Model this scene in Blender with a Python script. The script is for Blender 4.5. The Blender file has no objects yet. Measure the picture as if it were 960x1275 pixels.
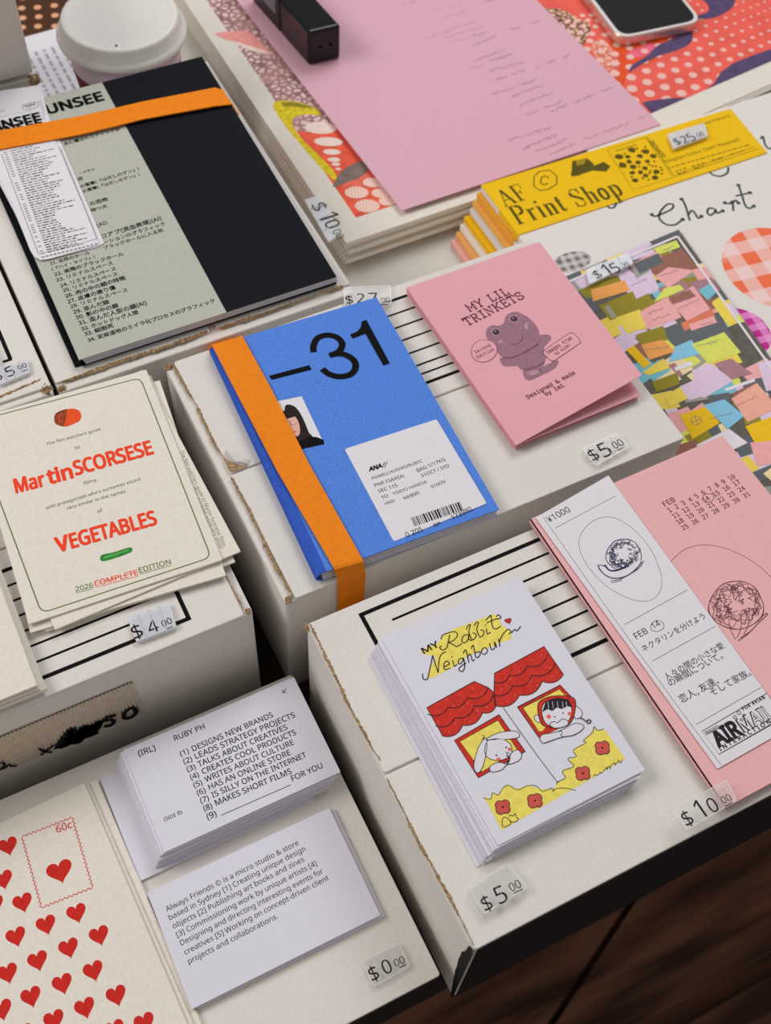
import bpy, bmesh, math, random, os
from mathutils import Vector, Matrix
from mathutils.geometry import tessellate_polygon

random.seed(7)
SC = bpy.context.scene
COL = SC.collection
R = math.radians

# ------------------------------------------------------------------ camera
FPX, PITCH, ROLL, YAW, CAMH = 1467.6, R(57.39), R(4.30), R(-30.2), 0.59
_f = Vector((0, math.cos(PITCH), -math.sin(PITCH))); _x = Vector((1, 0, 0)); _u = _x.cross(_f)
_c, _s = math.cos(ROLL), math.sin(ROLL)
_rz = Matrix.Rotation(YAW, 3, 'Z')
CX = _rz @ (_c*_x + _s*_u); CU = _rz @ (-_s*_x + _c*_u); CF = _rz @ _f
CO = Vector((0, 0, CAMH))
cam = bpy.data.cameras.new('camera'); co = bpy.data.objects.new('camera', cam); COL.objects.link(co)
co.matrix_world = Matrix(((CX.x, CU.x, -CF.x, CO.x), (CX.y, CU.y, -CF.y, CO.y), (CX.z, CU.z, -CF.z, CO.z), (0, 0, 0, 1)))
cam.sensor_fit = 'VERTICAL'; cam.sensor_height = 24; cam.lens = FPX/1275*24
cam.clip_start = 0.01
cam.dof.use_dof = True; cam.dof.focus_distance = 0.56; cam.dof.aperture_fstop = 9
SC.camera = co

# ------------------------------------------------------------------ world, lights, exposure
w = bpy.data.worlds.new('world'); SC.world = w; w.use_nodes = True
w.node_tree.nodes['Background'].inputs[0].default_value = (1.0, 0.97, 0.93, 1)
w.node_tree.nodes['Background'].inputs[1].default_value = 0.30
def area(name, loc, target, sx, sy, power, col):
    l = bpy.data.lights.new(name, 'AREA'); l.shape = 'RECTANGLE'; l.size = sx; l.size_y = sy; l.energy = power; l.color = col
    o = bpy.data.objects.new(name, l); COL.objects.link(o); o.location = loc
    o.rotation_euler = (Vector(target) - Vector(loc)).to_track_quat('-Z', 'Y').to_euler()
    return o
area('ceiling_panel_light', (-1.35, 1.05, 1.75), (0.15, 0.35, 0.05), 1.2, 0.9, 26, (1.0, 0.965, 0.93))
area('right_back_fill_light', (1.25, 1.35, 1.9), (0.4, 0.4, 0.05), 1.4, 1.0, 25, (0.95, 0.97, 1.0))  # unseen fill lamp, added to brighten the right and back
SC.view_settings.view_transform = 'Standard'; SC.view_settings.look = 'None'
SC.view_settings.exposure = -0.17; SC.view_settings.gamma = 1.0; SC.view_settings.use_curve_mapping = False

# ------------------------------------------------------------------ helpers
def P(x, y, z):
    d = CX*((x-480)/FPX) - CU*((y-637.5)/FPX) + CF
    return CO + d*((z-CAMH)/d.z)
def zc(ox, oy, s):
    return lambda *pts: [(ox + pts[i]/s, oy + pts[i+1]/s) for i in range(0, len(pts), 2)]
KA = 0.74
def lin(c):
    c /= 255.0
    return c/12.92 if c <= 0.04045 else ((c+0.055)/1.055)**2.4
def albedo(rgb):
    c = [lin(v)/KA for v in rgb]; k = max(max(c)/0.97, 1.0)
    return tuple(v/k for v in c) + (1,)
MATS = {}
def mat(name, rgb, rough=0.75, noise=0.0, scale=900, spec=0.1, rgb2=None, metal=0.0, bump=0.0, blotch=0.0):
    if name in MATS: return MATS[name]
    m = bpy.data.materials.new(name); m.use_nodes = True; nt = m.node_tree
    b = nt.nodes['Principled BSDF']; b.inputs['Roughness'].default_value = rough
    b.inputs['Specular IOR Level'].default_value = spec; b.inputs['Metallic'].default_value = metal
    c1 = albedo(rgb)
    b.inputs['Base Color'].default_value = c1
    if noise or rgb2 or bump or blotch:
        tc = nt.nodes.new('ShaderNodeTexCoord'); n = nt.nodes.new('ShaderNodeTexNoise')
        nt.links.new(tc.outputs['Object'], n.inputs['Vector']); n.inputs['Scale'].default_value = scale; n.inputs['Detail'].default_value = 3
        mx = nt.nodes.new('ShaderNodeMix'); mx.data_type = 'RGBA'
        c2 = albedo(rgb2) if rgb2 else tuple(v*(1-noise) for v in c1[:3]) + (1,)
        mx.inputs['A'].default_value = c2; mx.inputs['B'].default_value = c1
        rp = nt.nodes.new('ShaderNodeMapRange'); rp.inputs['From Min'].default_value = 0.35; rp.inputs['From Max'].default_value = 0.62
        nt.links.new(n.outputs['Fac'], rp.inputs['Value']); nt.links.new(rp.outputs[0], mx.inputs['Factor'])
        out = mx.outputs['Result']
        if blotch:
            n2 = nt.nodes.new('ShaderNodeTexNoise'); n2.inputs['Scale'].default_value = 22; n2.inputs['Detail'].default_value = 5
            nt.links.new(tc.outputs['Object'], n2.inputs['Vector'])
            r2 = nt.nodes.new('ShaderNodeMapRange'); r2.inputs['From Min'].default_value = 0.3; r2.inputs['From Max'].default_value = 0.7
            r2.inputs['To Min'].default_value = 1-blotch; r2.inputs['To Max'].default_value = 1.0
            nt.links.new(n2.outputs['Fac'], r2.inputs['Value'])
            m2 = nt.nodes.new('ShaderNodeMix'); m2.data_type = 'RGBA'; m2.blend_type = 'MULTIPLY'; m2.inputs['Factor'].default_value = 1
            nt.links.new(out, m2.inputs['A']); nt.links.new(r2.outputs[0], m2.inputs['B']); out = m2.outputs['Result']
        nt.links.new(out, b.inputs['Base Color'])
        if bump:
            bp = nt.nodes.new('ShaderNodeBump'); bp.inputs['Strength'].default_value = bump; bp.inputs['Distance'].default_value = 0.0005
            nt.links.new(n.outputs['Fac'], bp.inputs['Height']); nt.links.new(bp.outputs[0], b.inputs['Normal'])
    MATS[name] = m; return m

def clear_mat(name, rgb, alpha, rough=0.12):
    m = mat(name, rgb, rough, spec=0.6); b = m.node_tree.nodes['Principled BSDF']; b.inputs['Alpha'].default_value = alpha
    return m
def voronoi_mat(name, bg, cell, scale, lo, hi, rgb3=None):
    """printed pebble pattern: pale cells parted by a dark network"""
    m = mat(name, bg, 0.6); nt = m.node_tree; b = nt.nodes['Principled BSDF']
    tc = nt.nodes.new('ShaderNodeTexCoord'); v = nt.nodes.new('ShaderNodeTexVoronoi'); v.feature = 'DISTANCE_TO_EDGE'
    v.inputs['Scale'].default_value = scale; nt.links.new(tc.outputs['Object'], v.inputs['Vector'])
    rp = nt.nodes.new('ShaderNodeValToRGB'); e = rp.color_ramp.elements
    e[0].position = lo; e[0].color = albedo(bg); e[1].position = hi; e[1].color = albedo(cell)
    nt.links.new(v.outputs['Distance'], rp.inputs['Fac']); out = rp.outputs['Color']
    if rgb3:
        n = nt.nodes.new('ShaderNodeTexNoise'); n.inputs['Scale'].default_value = 30; nt.links.new(tc.outputs['Object'], n.inputs['Vector'])
        r2 = nt.nodes.new('ShaderNodeMapRange'); r2.inputs['From Min'].default_value = .45; r2.inputs['From Max'].default_value = .6; r2.inputs['To Max'].default_value = .55
        nt.links.new(n.outputs['Fac'], r2.inputs['Value'])
        mx = nt.nodes.new('ShaderNodeMix'); mx.data_type = 'RGBA'; nt.links.new(r2.outputs[0], mx.inputs['Factor'])
        nt.links.new(out, mx.inputs['A']); mx.inputs['B'].default_value = albedo(rgb3); out = mx.outputs['Result']
    nt.links.new(out, b.inputs['Base Color']); return m
def gingham_mat(name, c0, c1, period, ang):
    m = mat(name, c0, 0.7); nt = m.node_tree; b = nt.nodes['Principled BSDF']
    tc = nt.nodes.new('ShaderNodeTexCoord'); mp = nt.nodes.new('ShaderNodeMapping'); mp.inputs['Rotation'].default_value = (0, 0, ang)
    mp.inputs['Scale'].default_value = (1/period,)*3
    nt.links.new(tc.outputs['Object'], mp.inputs['Vector']); sx = nt.nodes.new('ShaderNodeSeparateXYZ'); nt.links.new(mp.outputs[0], sx.inputs[0])
    acc = []
    for ax in ('X', 'Y'):
        fr = nt.nodes.new('ShaderNodeMath'); fr.operation = 'FRACT'; nt.links.new(sx.outputs[ax], fr.inputs[0])
        gt = nt.nodes.new('ShaderNodeMath'); gt.operation = 'GREATER_THAN'; gt.inputs[1].default_value = .5; nt.links.new(fr.outputs[0], gt.inputs[0]); acc.append(gt)
    ad = nt.nodes.new('ShaderNodeMath'); ad.operation = 'ADD'; nt.links.new(acc[0].outputs[0], ad.inputs[0]); nt.links.new(acc[1].outputs[0], ad.inputs[1])
    rp = nt.nodes.new('ShaderNodeValToRGB'); rp.color_ramp.interpolation = 'CONSTANT'; e = rp.color_ramp.elements
    mid = tuple(int(a*.75+d*.25) for a, d in zip(c0, c1))
    e[0].color = albedo(c0); e[1].position = .75; e[1].color = albedo(c1)
    k = rp.color_ramp.elements.new(.25); k.color = albedo(mid)
    hf = nt.nodes.new('ShaderNodeMath'); hf.operation = 'MULTIPLY'; hf.inputs[1].default_value = .5; nt.links.new(ad.outputs[0], hf.inputs[0])
    nt.links.new(hf.outputs[0], rp.inputs['Fac']); nt.links.new(rp.outputs['Color'], b.inputs['Base Color']); return m

def link_mesh(name, verts, faces, mats, parent=None, mi=None, smooth=False, origin=None):
    base = origin if origin is not None else (parent.matrix_world.translation if parent else Vector((0, 0, 0)))
    if parent: base = root_loc(parent)
    me = bpy.data.meshes.new(name)
    me.from_pydata([tuple(Vector(v) - base) for v in verts], [], faces)
    if not isinstance(mats, (list, tuple)): mats = [mats]
    for m in mats: me.materials.append(m)
    if mi: me.polygons.foreach_set('material_index', mi)
    if smooth: me.polygons.foreach_set('use_smooth', [True]*len(me.polygons))
    me.update()
    o = bpy.data.objects.new(name, me); COL.objects.link(o)
    if parent: o.parent = parent
    else: o.location = base
    return o
def root_loc(o):
    v = Vector((0, 0, 0))
    while o: v += Vector(o.location); o = o.parent
    return v
def tag(o, label, cat, group=None, kind=None):
    o['label'] = label; o['category'] = cat
    if group: o['group'] = group
    if kind: o['kind'] = kind
    return o
def thing(name, label, cat, loc, group=None):
    o = bpy.data.objects.new(name, None); COL.objects.link(o); o.location = loc; o.empty_display_size = 0.01
    return tag(o, label, cat, group)

def rect(cx, cy, ww, hh, ang):
    c, s = math.cos(ang), math.sin(ang)
    return [(cx + x*c - y*s, cy + x*s + y*c) for x, y in ((-ww/2, -hh/2), (ww/2, -hh/2), (ww/2, hh/2), (-ww/2, hh/2))]
def rounded(pts, r, n=5):
    out = []; N = len(pts)
    for i in range(N):
        a, b, c = Vector(pts[i-1]), Vector(pts[i]), Vector(pts[(i+1) % N])
        u, v = (a-b).normalized(), (c-b).normalized()
        p, q = b + u*r, b + v*r
        for k in range(n+1):
            t = k/n; out.append(tuple((1-t)**2*p + 2*t*(1-t)*b + t*t*q))
    return out
def prism_data(pts, z0, z1):
    n = len(pts)
    V = [(x, y, z0) for x, y in pts] + [(x, y, z1) for x, y in pts]
    F = [tuple(range(n-1, -1, -1)), tuple(range(n, 2*n))] + [(i, (i+1) % n, n+(i+1) % n, n+i) for i in range(n)]
    return V, F
def prism(name, pts, z0, z1, m, parent=None, origin=None, bevel=0):
    V, F = prism_data(pts, z0, z1)
    if parent is None and origin is None:
        origin = Vector((sum(p[0] for p in pts)/len(pts), sum(p[1] for p in pts)/len(pts), z0))
    o = link_mesh(name, V, F, m, parent, origin=origin)
    if bevel:
        md = o.modifiers.new('bevel', 'BEVEL'); md.width = bevel; md.segments = 3; md.limit_method = 'ANGLE'; md.angle_limit = R(40)
    return o

def smooth_pts(pts, closed=False, n=5):
    if len(pts) < 3: return [Vector(p) for p in pts]
    p = [Vector(q) for q in pts]; out = []; N = len(p)
    rng = range(N) if closed else range(N-1)
    for i in rng:
        p1, p2 = p[i], p[(i+1) % N]
        p0 = p[i-1] if (closed or i > 0) else p1; p3 = p[(i+2) % N] if (closed or i+2 < N) else p2
        for k in range(n):
            t = k/n
            out.append(0.5*((2*p1) + (p2-p0)*t + (2*p0-5*p1+4*p2-p3)*t*t + (3*p1-p0-3*p2+p3)*t**3))
    if not closed: out.append(p[-1])
    return out
FONT = {}
def font(kind):
    if kind not in FONT:          # the two faces that ship with Blender; its built-in face stands in if they are missing
        FONT[kind] = None
        try: FONT[kind] = bpy.data.fonts.load(os.path.join(bpy.utils.system_resource('DATAFILES', path='fonts'), {'mono': 'DejaVuSansMono.woff2', 'cjk': 'Noto Sans CJK Regular.woff2'}.get(kind, 'NotoSansHebrew-Regular.woff2')))
        except Exception: pass
    return FONT[kind]
GC = {}
def glyph_mesh(s, kind, bold, shear, space):
    key = (s, kind, bold, shear, space)
    if key in GC: return GC[key]
    c = bpy.data.curves.new('t', 'FONT'); c.body = s; c.offset = bold; c.shear = shear; c.space_character = space
    c.resolution_u = 4
    if font(kind): c.font = font(kind)
    o = bpy.data.objects.new('t', c); COL.objects.link(o)
    dg = bpy.context.evaluated_depsgraph_get(); me = bpy.data.meshes.new_from_object(o.evaluated_get(dg))
    V = [tuple(v.co) for v in me.vertices]; F = [tuple(p.vertices) for p in me.polygons]
    bpy.data.objects.remove(o); bpy.data.curves.remove(c); bpy.data.meshes.remove(me)
    GC[key] = (V, F); return GC[key]

# small stroke alphabets (x 0..w, y 0..1): slab typewriter capitals and a high-contrast roman
def S_(*p): return [(p[i], p[i+1]) for i in range(0, len(p), 2)]
SLAB = {
 'M': (.95, [S_(.12,0,.12,1,.47,.3,.82,1,.82,0), S_(0,0,.28,0), S_(.66,0,.95,0), S_(0,1,.16,1), S_(.78,1,.95,1)]),
 'Y': (.85, [S_(.08,1,.42,.48,.78,1), S_(.42,.48,.42,0), S_(0,1,.22,1), S_(.63,1,.87,1), S_(.24,0,.6,0)]),
 'L': (.75, [S_(.22,1,.22,0), S_(.05,1,.42,1), S_(.05,0,.74,0,.74,.3)]),
 'I': (.6, [S_(.3,0,.3,1), S_(.06,0,.54,0), S_(.06,1,.54,1)]),
 'T': (.8, [S_(.4,0,.4,1), S_(.2,0,.6,0), S_(.03,.72,.03,1,.77,1,.77,.72)]),
 'R': (.85, [S_(.18,0,.18,1,.5,1,.68,.9,.68,.62,.5,.5,.18,.5), S_(.42,.5,.72,0,.86,0), S_(.02,0,.36,0), S_(.02,1,.2,1)]),
 'N': (.9, [S_(.16,0,.16,1,.74,0,.74,1), S_(.02,0,.32,0), S_(.02,1,.18,1), S_(.58,1,.9,1)]),
 'K': (.88, [S_(.18,0,.18,1), S_(.76,1,.18,.42), S_(.36,.58,.74,0,.88,0), S_(.02,0,.34,0), S_(.02,1,.34,1), S_(.6,1,.88,1)]),
 'E': (.8, [S_(.18,0,.18,1), S_(.02,1,.7,1,.7,.74), S_(.02,0,.74,0,.74,.28), S_(.18,.52,.5,.52), S_(.5,.38,.5,.66)]),
 'S': (.78, [S_(.68,.72,.66,.9,.5,1,.28,1,.1,.88,.1,.66,.3,.54,.5,.48,.7,.36,.7,.12,.5,0,.26,0,.1,.1,.08,.3), S_(.68,.7,.68,1), S_(.08,0,.08,.3)]),
 ' ': (.5, [])}
TK, TN = .13, .045
ROMAN = {
 'A': (.86, [(TN, S_(.1,0,.42,1)), (TK, S_(.42,1,.74,0)), (TN, S_(.2,.33,.62,.33)), (TN, S_(0,0,.24,0)), (TN, S_(.6,0,.9,0))]),
 'F': (.74, [(TK, S_(.18,0,.18,1)), (TN, S_(.02,1,.68,1,.7,.7)), (TN, S_(.18,.5,.5,.5)), (TN, S_(.5,.36,.5,.64)), (TN, S_(.02,0,.4,0))]),
 'P': (.78, [(TK, S_(.18,0,.18,1)), (TN, S_(.02,1,.45,1)), (TK, S_(.45,.97,.66,.9,.7,.75,.66,.58,.45,.5)), (TN, S_(.18,.48,.45,.48)), (TN, S_(.02,0,.4,0))]),
 'r': (.5, [(TK, S_(.16,0,.16,.62)), (TN, S_(.02,.64,.16,.64)), (TN, S_(.16,.4,.28,.6,.4,.64)), (TK, S_(.4,.62,.46,.56)), (TN, S_(.02,0,.32,0))]),
 'i': (.34, [(TK, S_(.17,0,.17,.62)), (TN, S_(.03,.64,.17,.64)), (TK, S_(.17,.84,.17,.95)), (TN, S_(.02,0,.32,0))]),
 'n': (.66, [(TK, S_(.16,0,.16,.62)), (TN, S_(.02,.64,.16,.64)), (TN, S_(.16,.45,.3,.62,.44,.62)), (TK, S_(.44,.62,.52,.5,.52,0)), (TN, S_(.02,0,.3,0)), (TN, S_(.38,0,.66,0))]),
 't': (.42, [(TK, S_(.18,.85,.18,.12,.24,.02)), (TN, S_(.02,.63,.38,.63)), (TN, S_(.24,.01,.34,.03,.4,.14))]),
 'S': (.7, [(TN, S_(.6,.74,.54,.94,.36,1,.18,.96,.1,.84)), (TK, S_(.1,.84,.12,.68,.3,.56,.5,.44,.6,.3)), (TN, S_(.6,.28,.56,.06,.36,0,.14,.06,.08,.3)), (TN, S_(.6,.7,.6,1)), (TN, S_(.08,0,.08,.3))]),
 'h': (.68, [(TK, S_(.16,0,.16,1)), (TN, S_(.02,1,.16,1)), (TN, S_(.16,.45,.3,.62,.44,.62)), (TK, S_(.44,.62,.52,.5,.52,0)), (TN, S_(.02,0,.3,0)), (TN, S_(.38,0,.66,0))]),
 'o': (.62, [(TK, S_(.3,.63,.14,.55,.09,.32,.14,.08,.3,0)), (TK, S_(.3,.63,.46,.55,.51,.32,.46,.08,.3,0))]),
 'p': (.68, [(TK, S_(.16,-.32,.16,.62)), (TN, S_(.02,.64,.16,.64)), (TN, S_(.16,.5,.28,.62,.4,.62)), (TK, S_(.4,.62,.54,.52,.57,.32,.54,.1,.4,0)), (TN, S_(.4,0,.28,.02,.16,.12)), (TN, S_(.02,-.32,.32,-.32))]),
 ' ': (.35, [])}

class Ink:
    """printing or drawing on a sheet, collected as one mesh: pixels are carried onto the sheet's own surface"""
    def __init__(s, name, z): s.name = name; s.z = z; s.V = []; s.F = []; s.MI = []; s.M = []
    def zf(s, x, y): return s.z(x, y) if callable(s.z) else s.z
    def pt(s, p):
        if callable(s.z):
            z = 0.1
            for _ in range(5): q = P(p[0], p[1], z); z = s.z(q.x, q.y)
            return Vector((q.x, q.y))
        q = P(p[0], p[1], s.z); return Vector((q.x, q.y))
    def m(s, mt):
        if mt not in s.M: s.M.append(mt)
        return s.M.index(mt)
    def add(s, pts2, faces, mt, lv):
        b = len(s.V); k = s.m(mt)
        s.n = getattr(s, 'n', 0)+1; dz = 4e-5*(lv+1) + 1e-6*(s.n % 38)
        s.V += [(p[0], p[1], s.zf(p[0], p[1]) + dz) for p in pts2]
        for f in faces:
            a, c, d = pts2[f[0]], pts2[f[1]], pts2[f[2]]
            if (c[0]-a[0])*(d[1]-a[1]) - (c[1]-a[1])*(d[0]-a[0]) < 0: f = tuple(reversed(f))
            s.F.append(tuple(b+i for i in f)); s.MI.append(k)
    def w(s, pts, world): return [Vector(p) for p in pts] if world else [s.pt(p) for p in pts]
    def poly(s, pts, mt, lv=0, smooth=False, world=False):
        q = s.w(pts, world)
        if smooth: q = smooth_pts(q, True, 4)
        tri = tessellate_polygon([[Vector((p.x, p.y, 0)) for p in q]])
        s.add([(p.x, p.y) for p in q], [tuple(t) for t in tri], mt, lv)
    def stroke(s, pts, wd, mt, lv=1, closed=False, smooth=True, world=False, cap=True, n=5):
        q = s.w(pts, world)
        if smooth and len(q) > 2: q = smooth_pts(q, closed, n)
        q2 = [q[0]]
        for p in q[1:]:
            if (p-q2[-1]).length > 1e-6: q2.append(p)
        q = q2; N = len(q)
        if N < 2: return
        L, Rr = [], []
        for i in range(N):
            a = q[i-1] if (i > 0 or closed) else q[i]; b = q[(i+1) % N] if (i < N-1 or closed) else q[i]
            t = (b-a)
            if t.length < 1e-9: t = Vector((1, 0))
            t.normalize(); nrm = Vector((-t.y, t.x))
            k = 1.0
            if not smooth and 0 < i < N-1:
                e1 = (q[i]-q[i-1]).normalized(); c = max(.5, abs(e1.dot(t))); k = 1/c
            L.append(q[i]+nrm*wd/2*k); Rr.append(q[i]-nrm*wd/2*k)
        F = [(i, i+1, N+i+1, N+i) for i in range(N-1)]
        if closed: F.append((N-1, 0, N, 2*N-1))
        s.add([(p.x, p.y) for p in L+Rr], F, mt, lv)
        if cap and not closed and wd > .0004:
            for e in (q[0], q[-1]): s.disc(e, wd/2, wd/2, 0, mt, lv, n=8)
    def disc(s, c, rx, ry, ang, mt, lv=1, n=16):
        ca, sa = math.cos(ang), math.sin(ang)
        pts = [(c[0]+rx*math.cos(t)*ca-ry*math.sin(t)*sa, c[1]+rx*math.cos(t)*sa+ry*math.sin(t)*ca) for t in [2*math.pi*i/n for i in range(n)]]
        s.add(pts, [(0, i, i+1) for i in range(1, n-1)], mt, lv)
    def dot(s, p, r, mt, lv=2, ry=None, ang=0): s.disc(s.pt(p), r, ry or r, ang, mt, lv)
    def frame(s, p0, p1):
        a, b = s.pt(p0), s.pt(p1); d = b-a; return a, d.length, d.normalized()
    def text(s, body, p0, p1, mt, lv=1, kind='', bold=0.0, sy=1.0, shear=0.0, space=1.0, hgt=None, mirror=False):
        if any(ord(c) > 0x2e80 for c in body): kind = 'cjk'
        V, F = glyph_mesh(body, kind, 0.0, shear, space)
        if not V: return
        x0 = min(v[0] for v in V); x1 = max(v[0] for v in V)
        a, L, e = s.frame(p0, p1); k = L/(x1-x0); ky = (hgt/0.72) if hgt else k*sy; nn = Vector((-e.y, e.x))
        offs = [(0, 0)]           # heavier weights are built up from slightly shifted copies
        if bold > 0: nb = 8 if bold > .02 else 4; offs = [(bold*math.cos(6.2832*(i+.5)/nb), bold*math.sin(6.2832*(i+.5)/nb)) for i in range(nb)]
        kb = min(k, ky)
        for ox, oy in offs: s.add([tuple(a + e*((v[0]-x0)*k+ox*kb) + nn*(v[1]*ky+oy*kb)) for v in V], F, mt, lv)
    def glyphs(s, body, font_, p0, p1, mt, hgt, wd=None, lv=1):
        a, L, e = s.frame(p0, p1); nn = Vector((-e.y, e.x)); gap = .12
        tot = sum(font_[c][0]+gap for c in body)-gap; k = L/tot; x = 0
        for c in body:
            wd_, st = font_[c]
            for item in st:
                ww, pts = item if isinstance(item, tuple) else (wd, item)
                sm = len(pts) > 4 and isinstance(item, tuple)
                s.stroke([a + e*((x+p[0])*k) + nn*(p[1]*hgt) for p in pts], ww*hgt, mt, lv, smooth=sm, world=True, cap=False, n=3)
            x += wd_+gap
    def heart(s, p, size, ang, mt, lv=2, outline=None, aspect=1.0):
        c = s.pt(p); q = []
        for i in range(28):
            t = 2*math.pi*i/28; x = 16*math.sin(t)**3/17; y = (13*math.cos(t)-5*math.cos(2*t)-2*math.cos(3*t)-math.cos(4*t))/17*aspect
            q.append((c.x + size*(x*math.cos(ang)-y*math.sin(ang)), c.y + size*(x*math.sin(ang)+y*math.cos(ang))))
        s.poly(q, mt, lv, world=True)
        if outline: s.stroke(q, size*.12, outline, lv+1, closed=True, world=True, smooth=False)
    def build(s, parent):
        return link_mesh(s.name, s.V, s.F, s.M, parent, mi=s.MI)

# ------------------------------------------------------------------ materials
BOX = mat('white_carton', (205, 200, 194), .8, .06, 700, blotch=.025, bump=.04)
BOXEDGE = mat('kraft_torn', (168, 138, 104), .95, .55, 900, bump=.5)
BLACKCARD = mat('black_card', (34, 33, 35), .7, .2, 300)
LINE = mat('black_print', (20, 19, 20), .8, spec=.05)
INK = mat('dark_ink', (40, 38, 42), .8, spec=.05)
INKG = mat('grey_ink', (118, 114, 118), .7)
WHITE = mat('white_paper', (206, 203, 208), .75, .03, 700)
COOL = mat('cool_white_card', (201, 199, 209), .7, .03, 700)
CREAM = mat('cream_paper', (211, 204, 193), .8, .06, 600)
CREAM2 = mat('cream_print_paper', (209, 202, 192), .8, .05, 500)
PINKSHEET = mat('mauve_pink_paper', (203, 158, 173), .8, .05, 700)
PINKZINE = mat('rose_pink_paper', (210, 153, 162), .8, .05, 700)
PINKCAL = mat('salmon_pink_paper', (215, 164, 165), .8, .05, 700)
BLUE = mat('blue_card', (82, 127, 211), .75, .22, 1100)
SPINE = mat('deep_blue_fold', (50, 86, 180), .7, .2, 900)
ORANGE = mat('orange_rubber', (229, 128, 24), .6, .08, 300)
YEL = mat('yellow_card', (255, 204, 26), .7, .04, 500)
OLIVE = mat('olive_ink', (84, 74, 22), .7)
RED = mat('red_ink', (190, 40, 34), .7, .12, 500)
SRED = mat('scarlet_ink', (222, 66, 38), .7)
GREEN = mat('green_ink', (98, 112, 62), .7)
CLEAR = clear_mat('clear_plastic', (208, 207, 206), .22, .08)
HILITE = clear_mat('painted_edge_highlight', (236, 235, 232), .6, .1)
CLEAR2 = clear_mat('hazy_plastic', (210, 212, 218), .62, .2)
DIGIT = mat('digit_black', (16, 16, 16), .5)

# ------------------------------------------------------------------ setting: floor, table
WOOD = mat('dark_wood', (112, 76, 58), .5, rgb2=(60, 39, 31), scale=9)
nt = WOOD.node_tree; tcn = [n for n in nt.nodes if n.type == 'TEX_COORD'][0]; nz = [n for n in nt.nodes if n.type == 'TEX_NOISE'][0]
mp = nt.nodes.new('ShaderNodeMapping'); mp.inputs['Scale'].default_value = (.55, 5, 5); nt.links.new(tcn.outputs['Object'], mp.inputs[0]); nt.links.new(mp.outputs[0], nz.inputs['Vector'])
FZ = -0.75
def floor_board(pts, dz=0): return prism_data(pts, FZ-.03+dz, FZ+dz)
fv, ff = [], []
a, b = P(773, 1144, FZ), P(715, 1232, FZ); d = (a-b).to_2d().normalized(); nrm = Vector((-d.y, d.x))*.0035
A0, A1 = Vector((a.x, a.y))+d*1.8, Vector((b.x, b.y))-d*.135
yS = .0285
boards = [[tuple(A1-nrm), (1.9, yS+.004), (1.9, 1.2), tuple(A0-nrm)],
          [(-1.5, yS+.004), tuple(A1+nrm-d*.0), tuple(A0+nrm), (-1.5, 1.9)],
          [(-1.5, -1.2), (1.9, -1.2), (1.9, yS-.004), (-1.5, yS-.004)]]
for bd in boards:
    v, f = floor_board(bd); k = len(fv); fv += v; ff += [tuple(i+k for i in q) for q in f]
v, f = prism_data([(-2.2, -1.6), (2.6, -1.6), (2.6, 2.6), (-2.2, 2.6)], FZ-.06, FZ-.022); k = len(fv); fv += v; ff += [tuple(i+k for i in q) for q in f]
fl = link_mesh('floor', fv, ff, [WOOD]); fl['kind'] = 'structure'

DARKTOP = mat('dark_table_top', (40, 36, 34), .6, .2, 40)
tb = thing('display_table', 'dark table carrying the cartons and stacks of printed matter', 'table', (.3, .5, -.75))
prism('tabletop', [(-.6, .078), (1.2, .078), (1.2, 1.25), (-.6, 1.25)], -.03, 0, DARKTOP, tb, bevel=.003)
for x, y in ((-.5, .15), (1.1, .15), (-.5, 1.15), (1.1, 1.15)):
    prism('leg', rect(x, y, .05, .05, 0), -.75, -.03, DARKTOP, tb)
# brown dotted cloth at the back
CL = mat('brown_dotted_cloth', (72, 46, 34), .9); nt = CL.node_tree; bs = nt.nodes['Principled BSDF']
tc = nt.nodes.new('ShaderNodeTexCoord'); mp = nt.nodes.new('ShaderNodeMapping'); mp.inputs['Scale'].default_value = (78, 78, 78); mp.inputs['Rotation'].default_value = (0, 0, R(18))
vo = nt.nodes.new('ShaderNodeTexVoronoi'); vo.inputs['Randomness'].default_value = .12; vo.inputs['Scale'].default_value = 1.0; vo.voronoi_dimensions = '2D'
rp = nt.nodes.new('ShaderNodeValToRGB'); e = rp.color_ramp.elements; e[0].position = .20; e[0].color = albedo((205, 150, 118)); e[1].position = .26; e[1].color = albedo((72, 46, 34))
nt.links.new(tc.outputs['Object'], mp.inputs[0]); nt.links.new(mp.outputs[0], vo.inputs['Vector']); nt.links.new(vo.outputs['Distance'], rp.inputs['Fac']); nt.links.new(rp.outputs['Color'], bs.inputs['Base Color'])
tag(prism('table_cloth', [(-.35, .66), (.238, .66), (.238, 1.22), (-.35, 1.22)], 0, .001, CL), 'brown cloth with peach dots behind the coffee cup', 'cloth')

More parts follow.
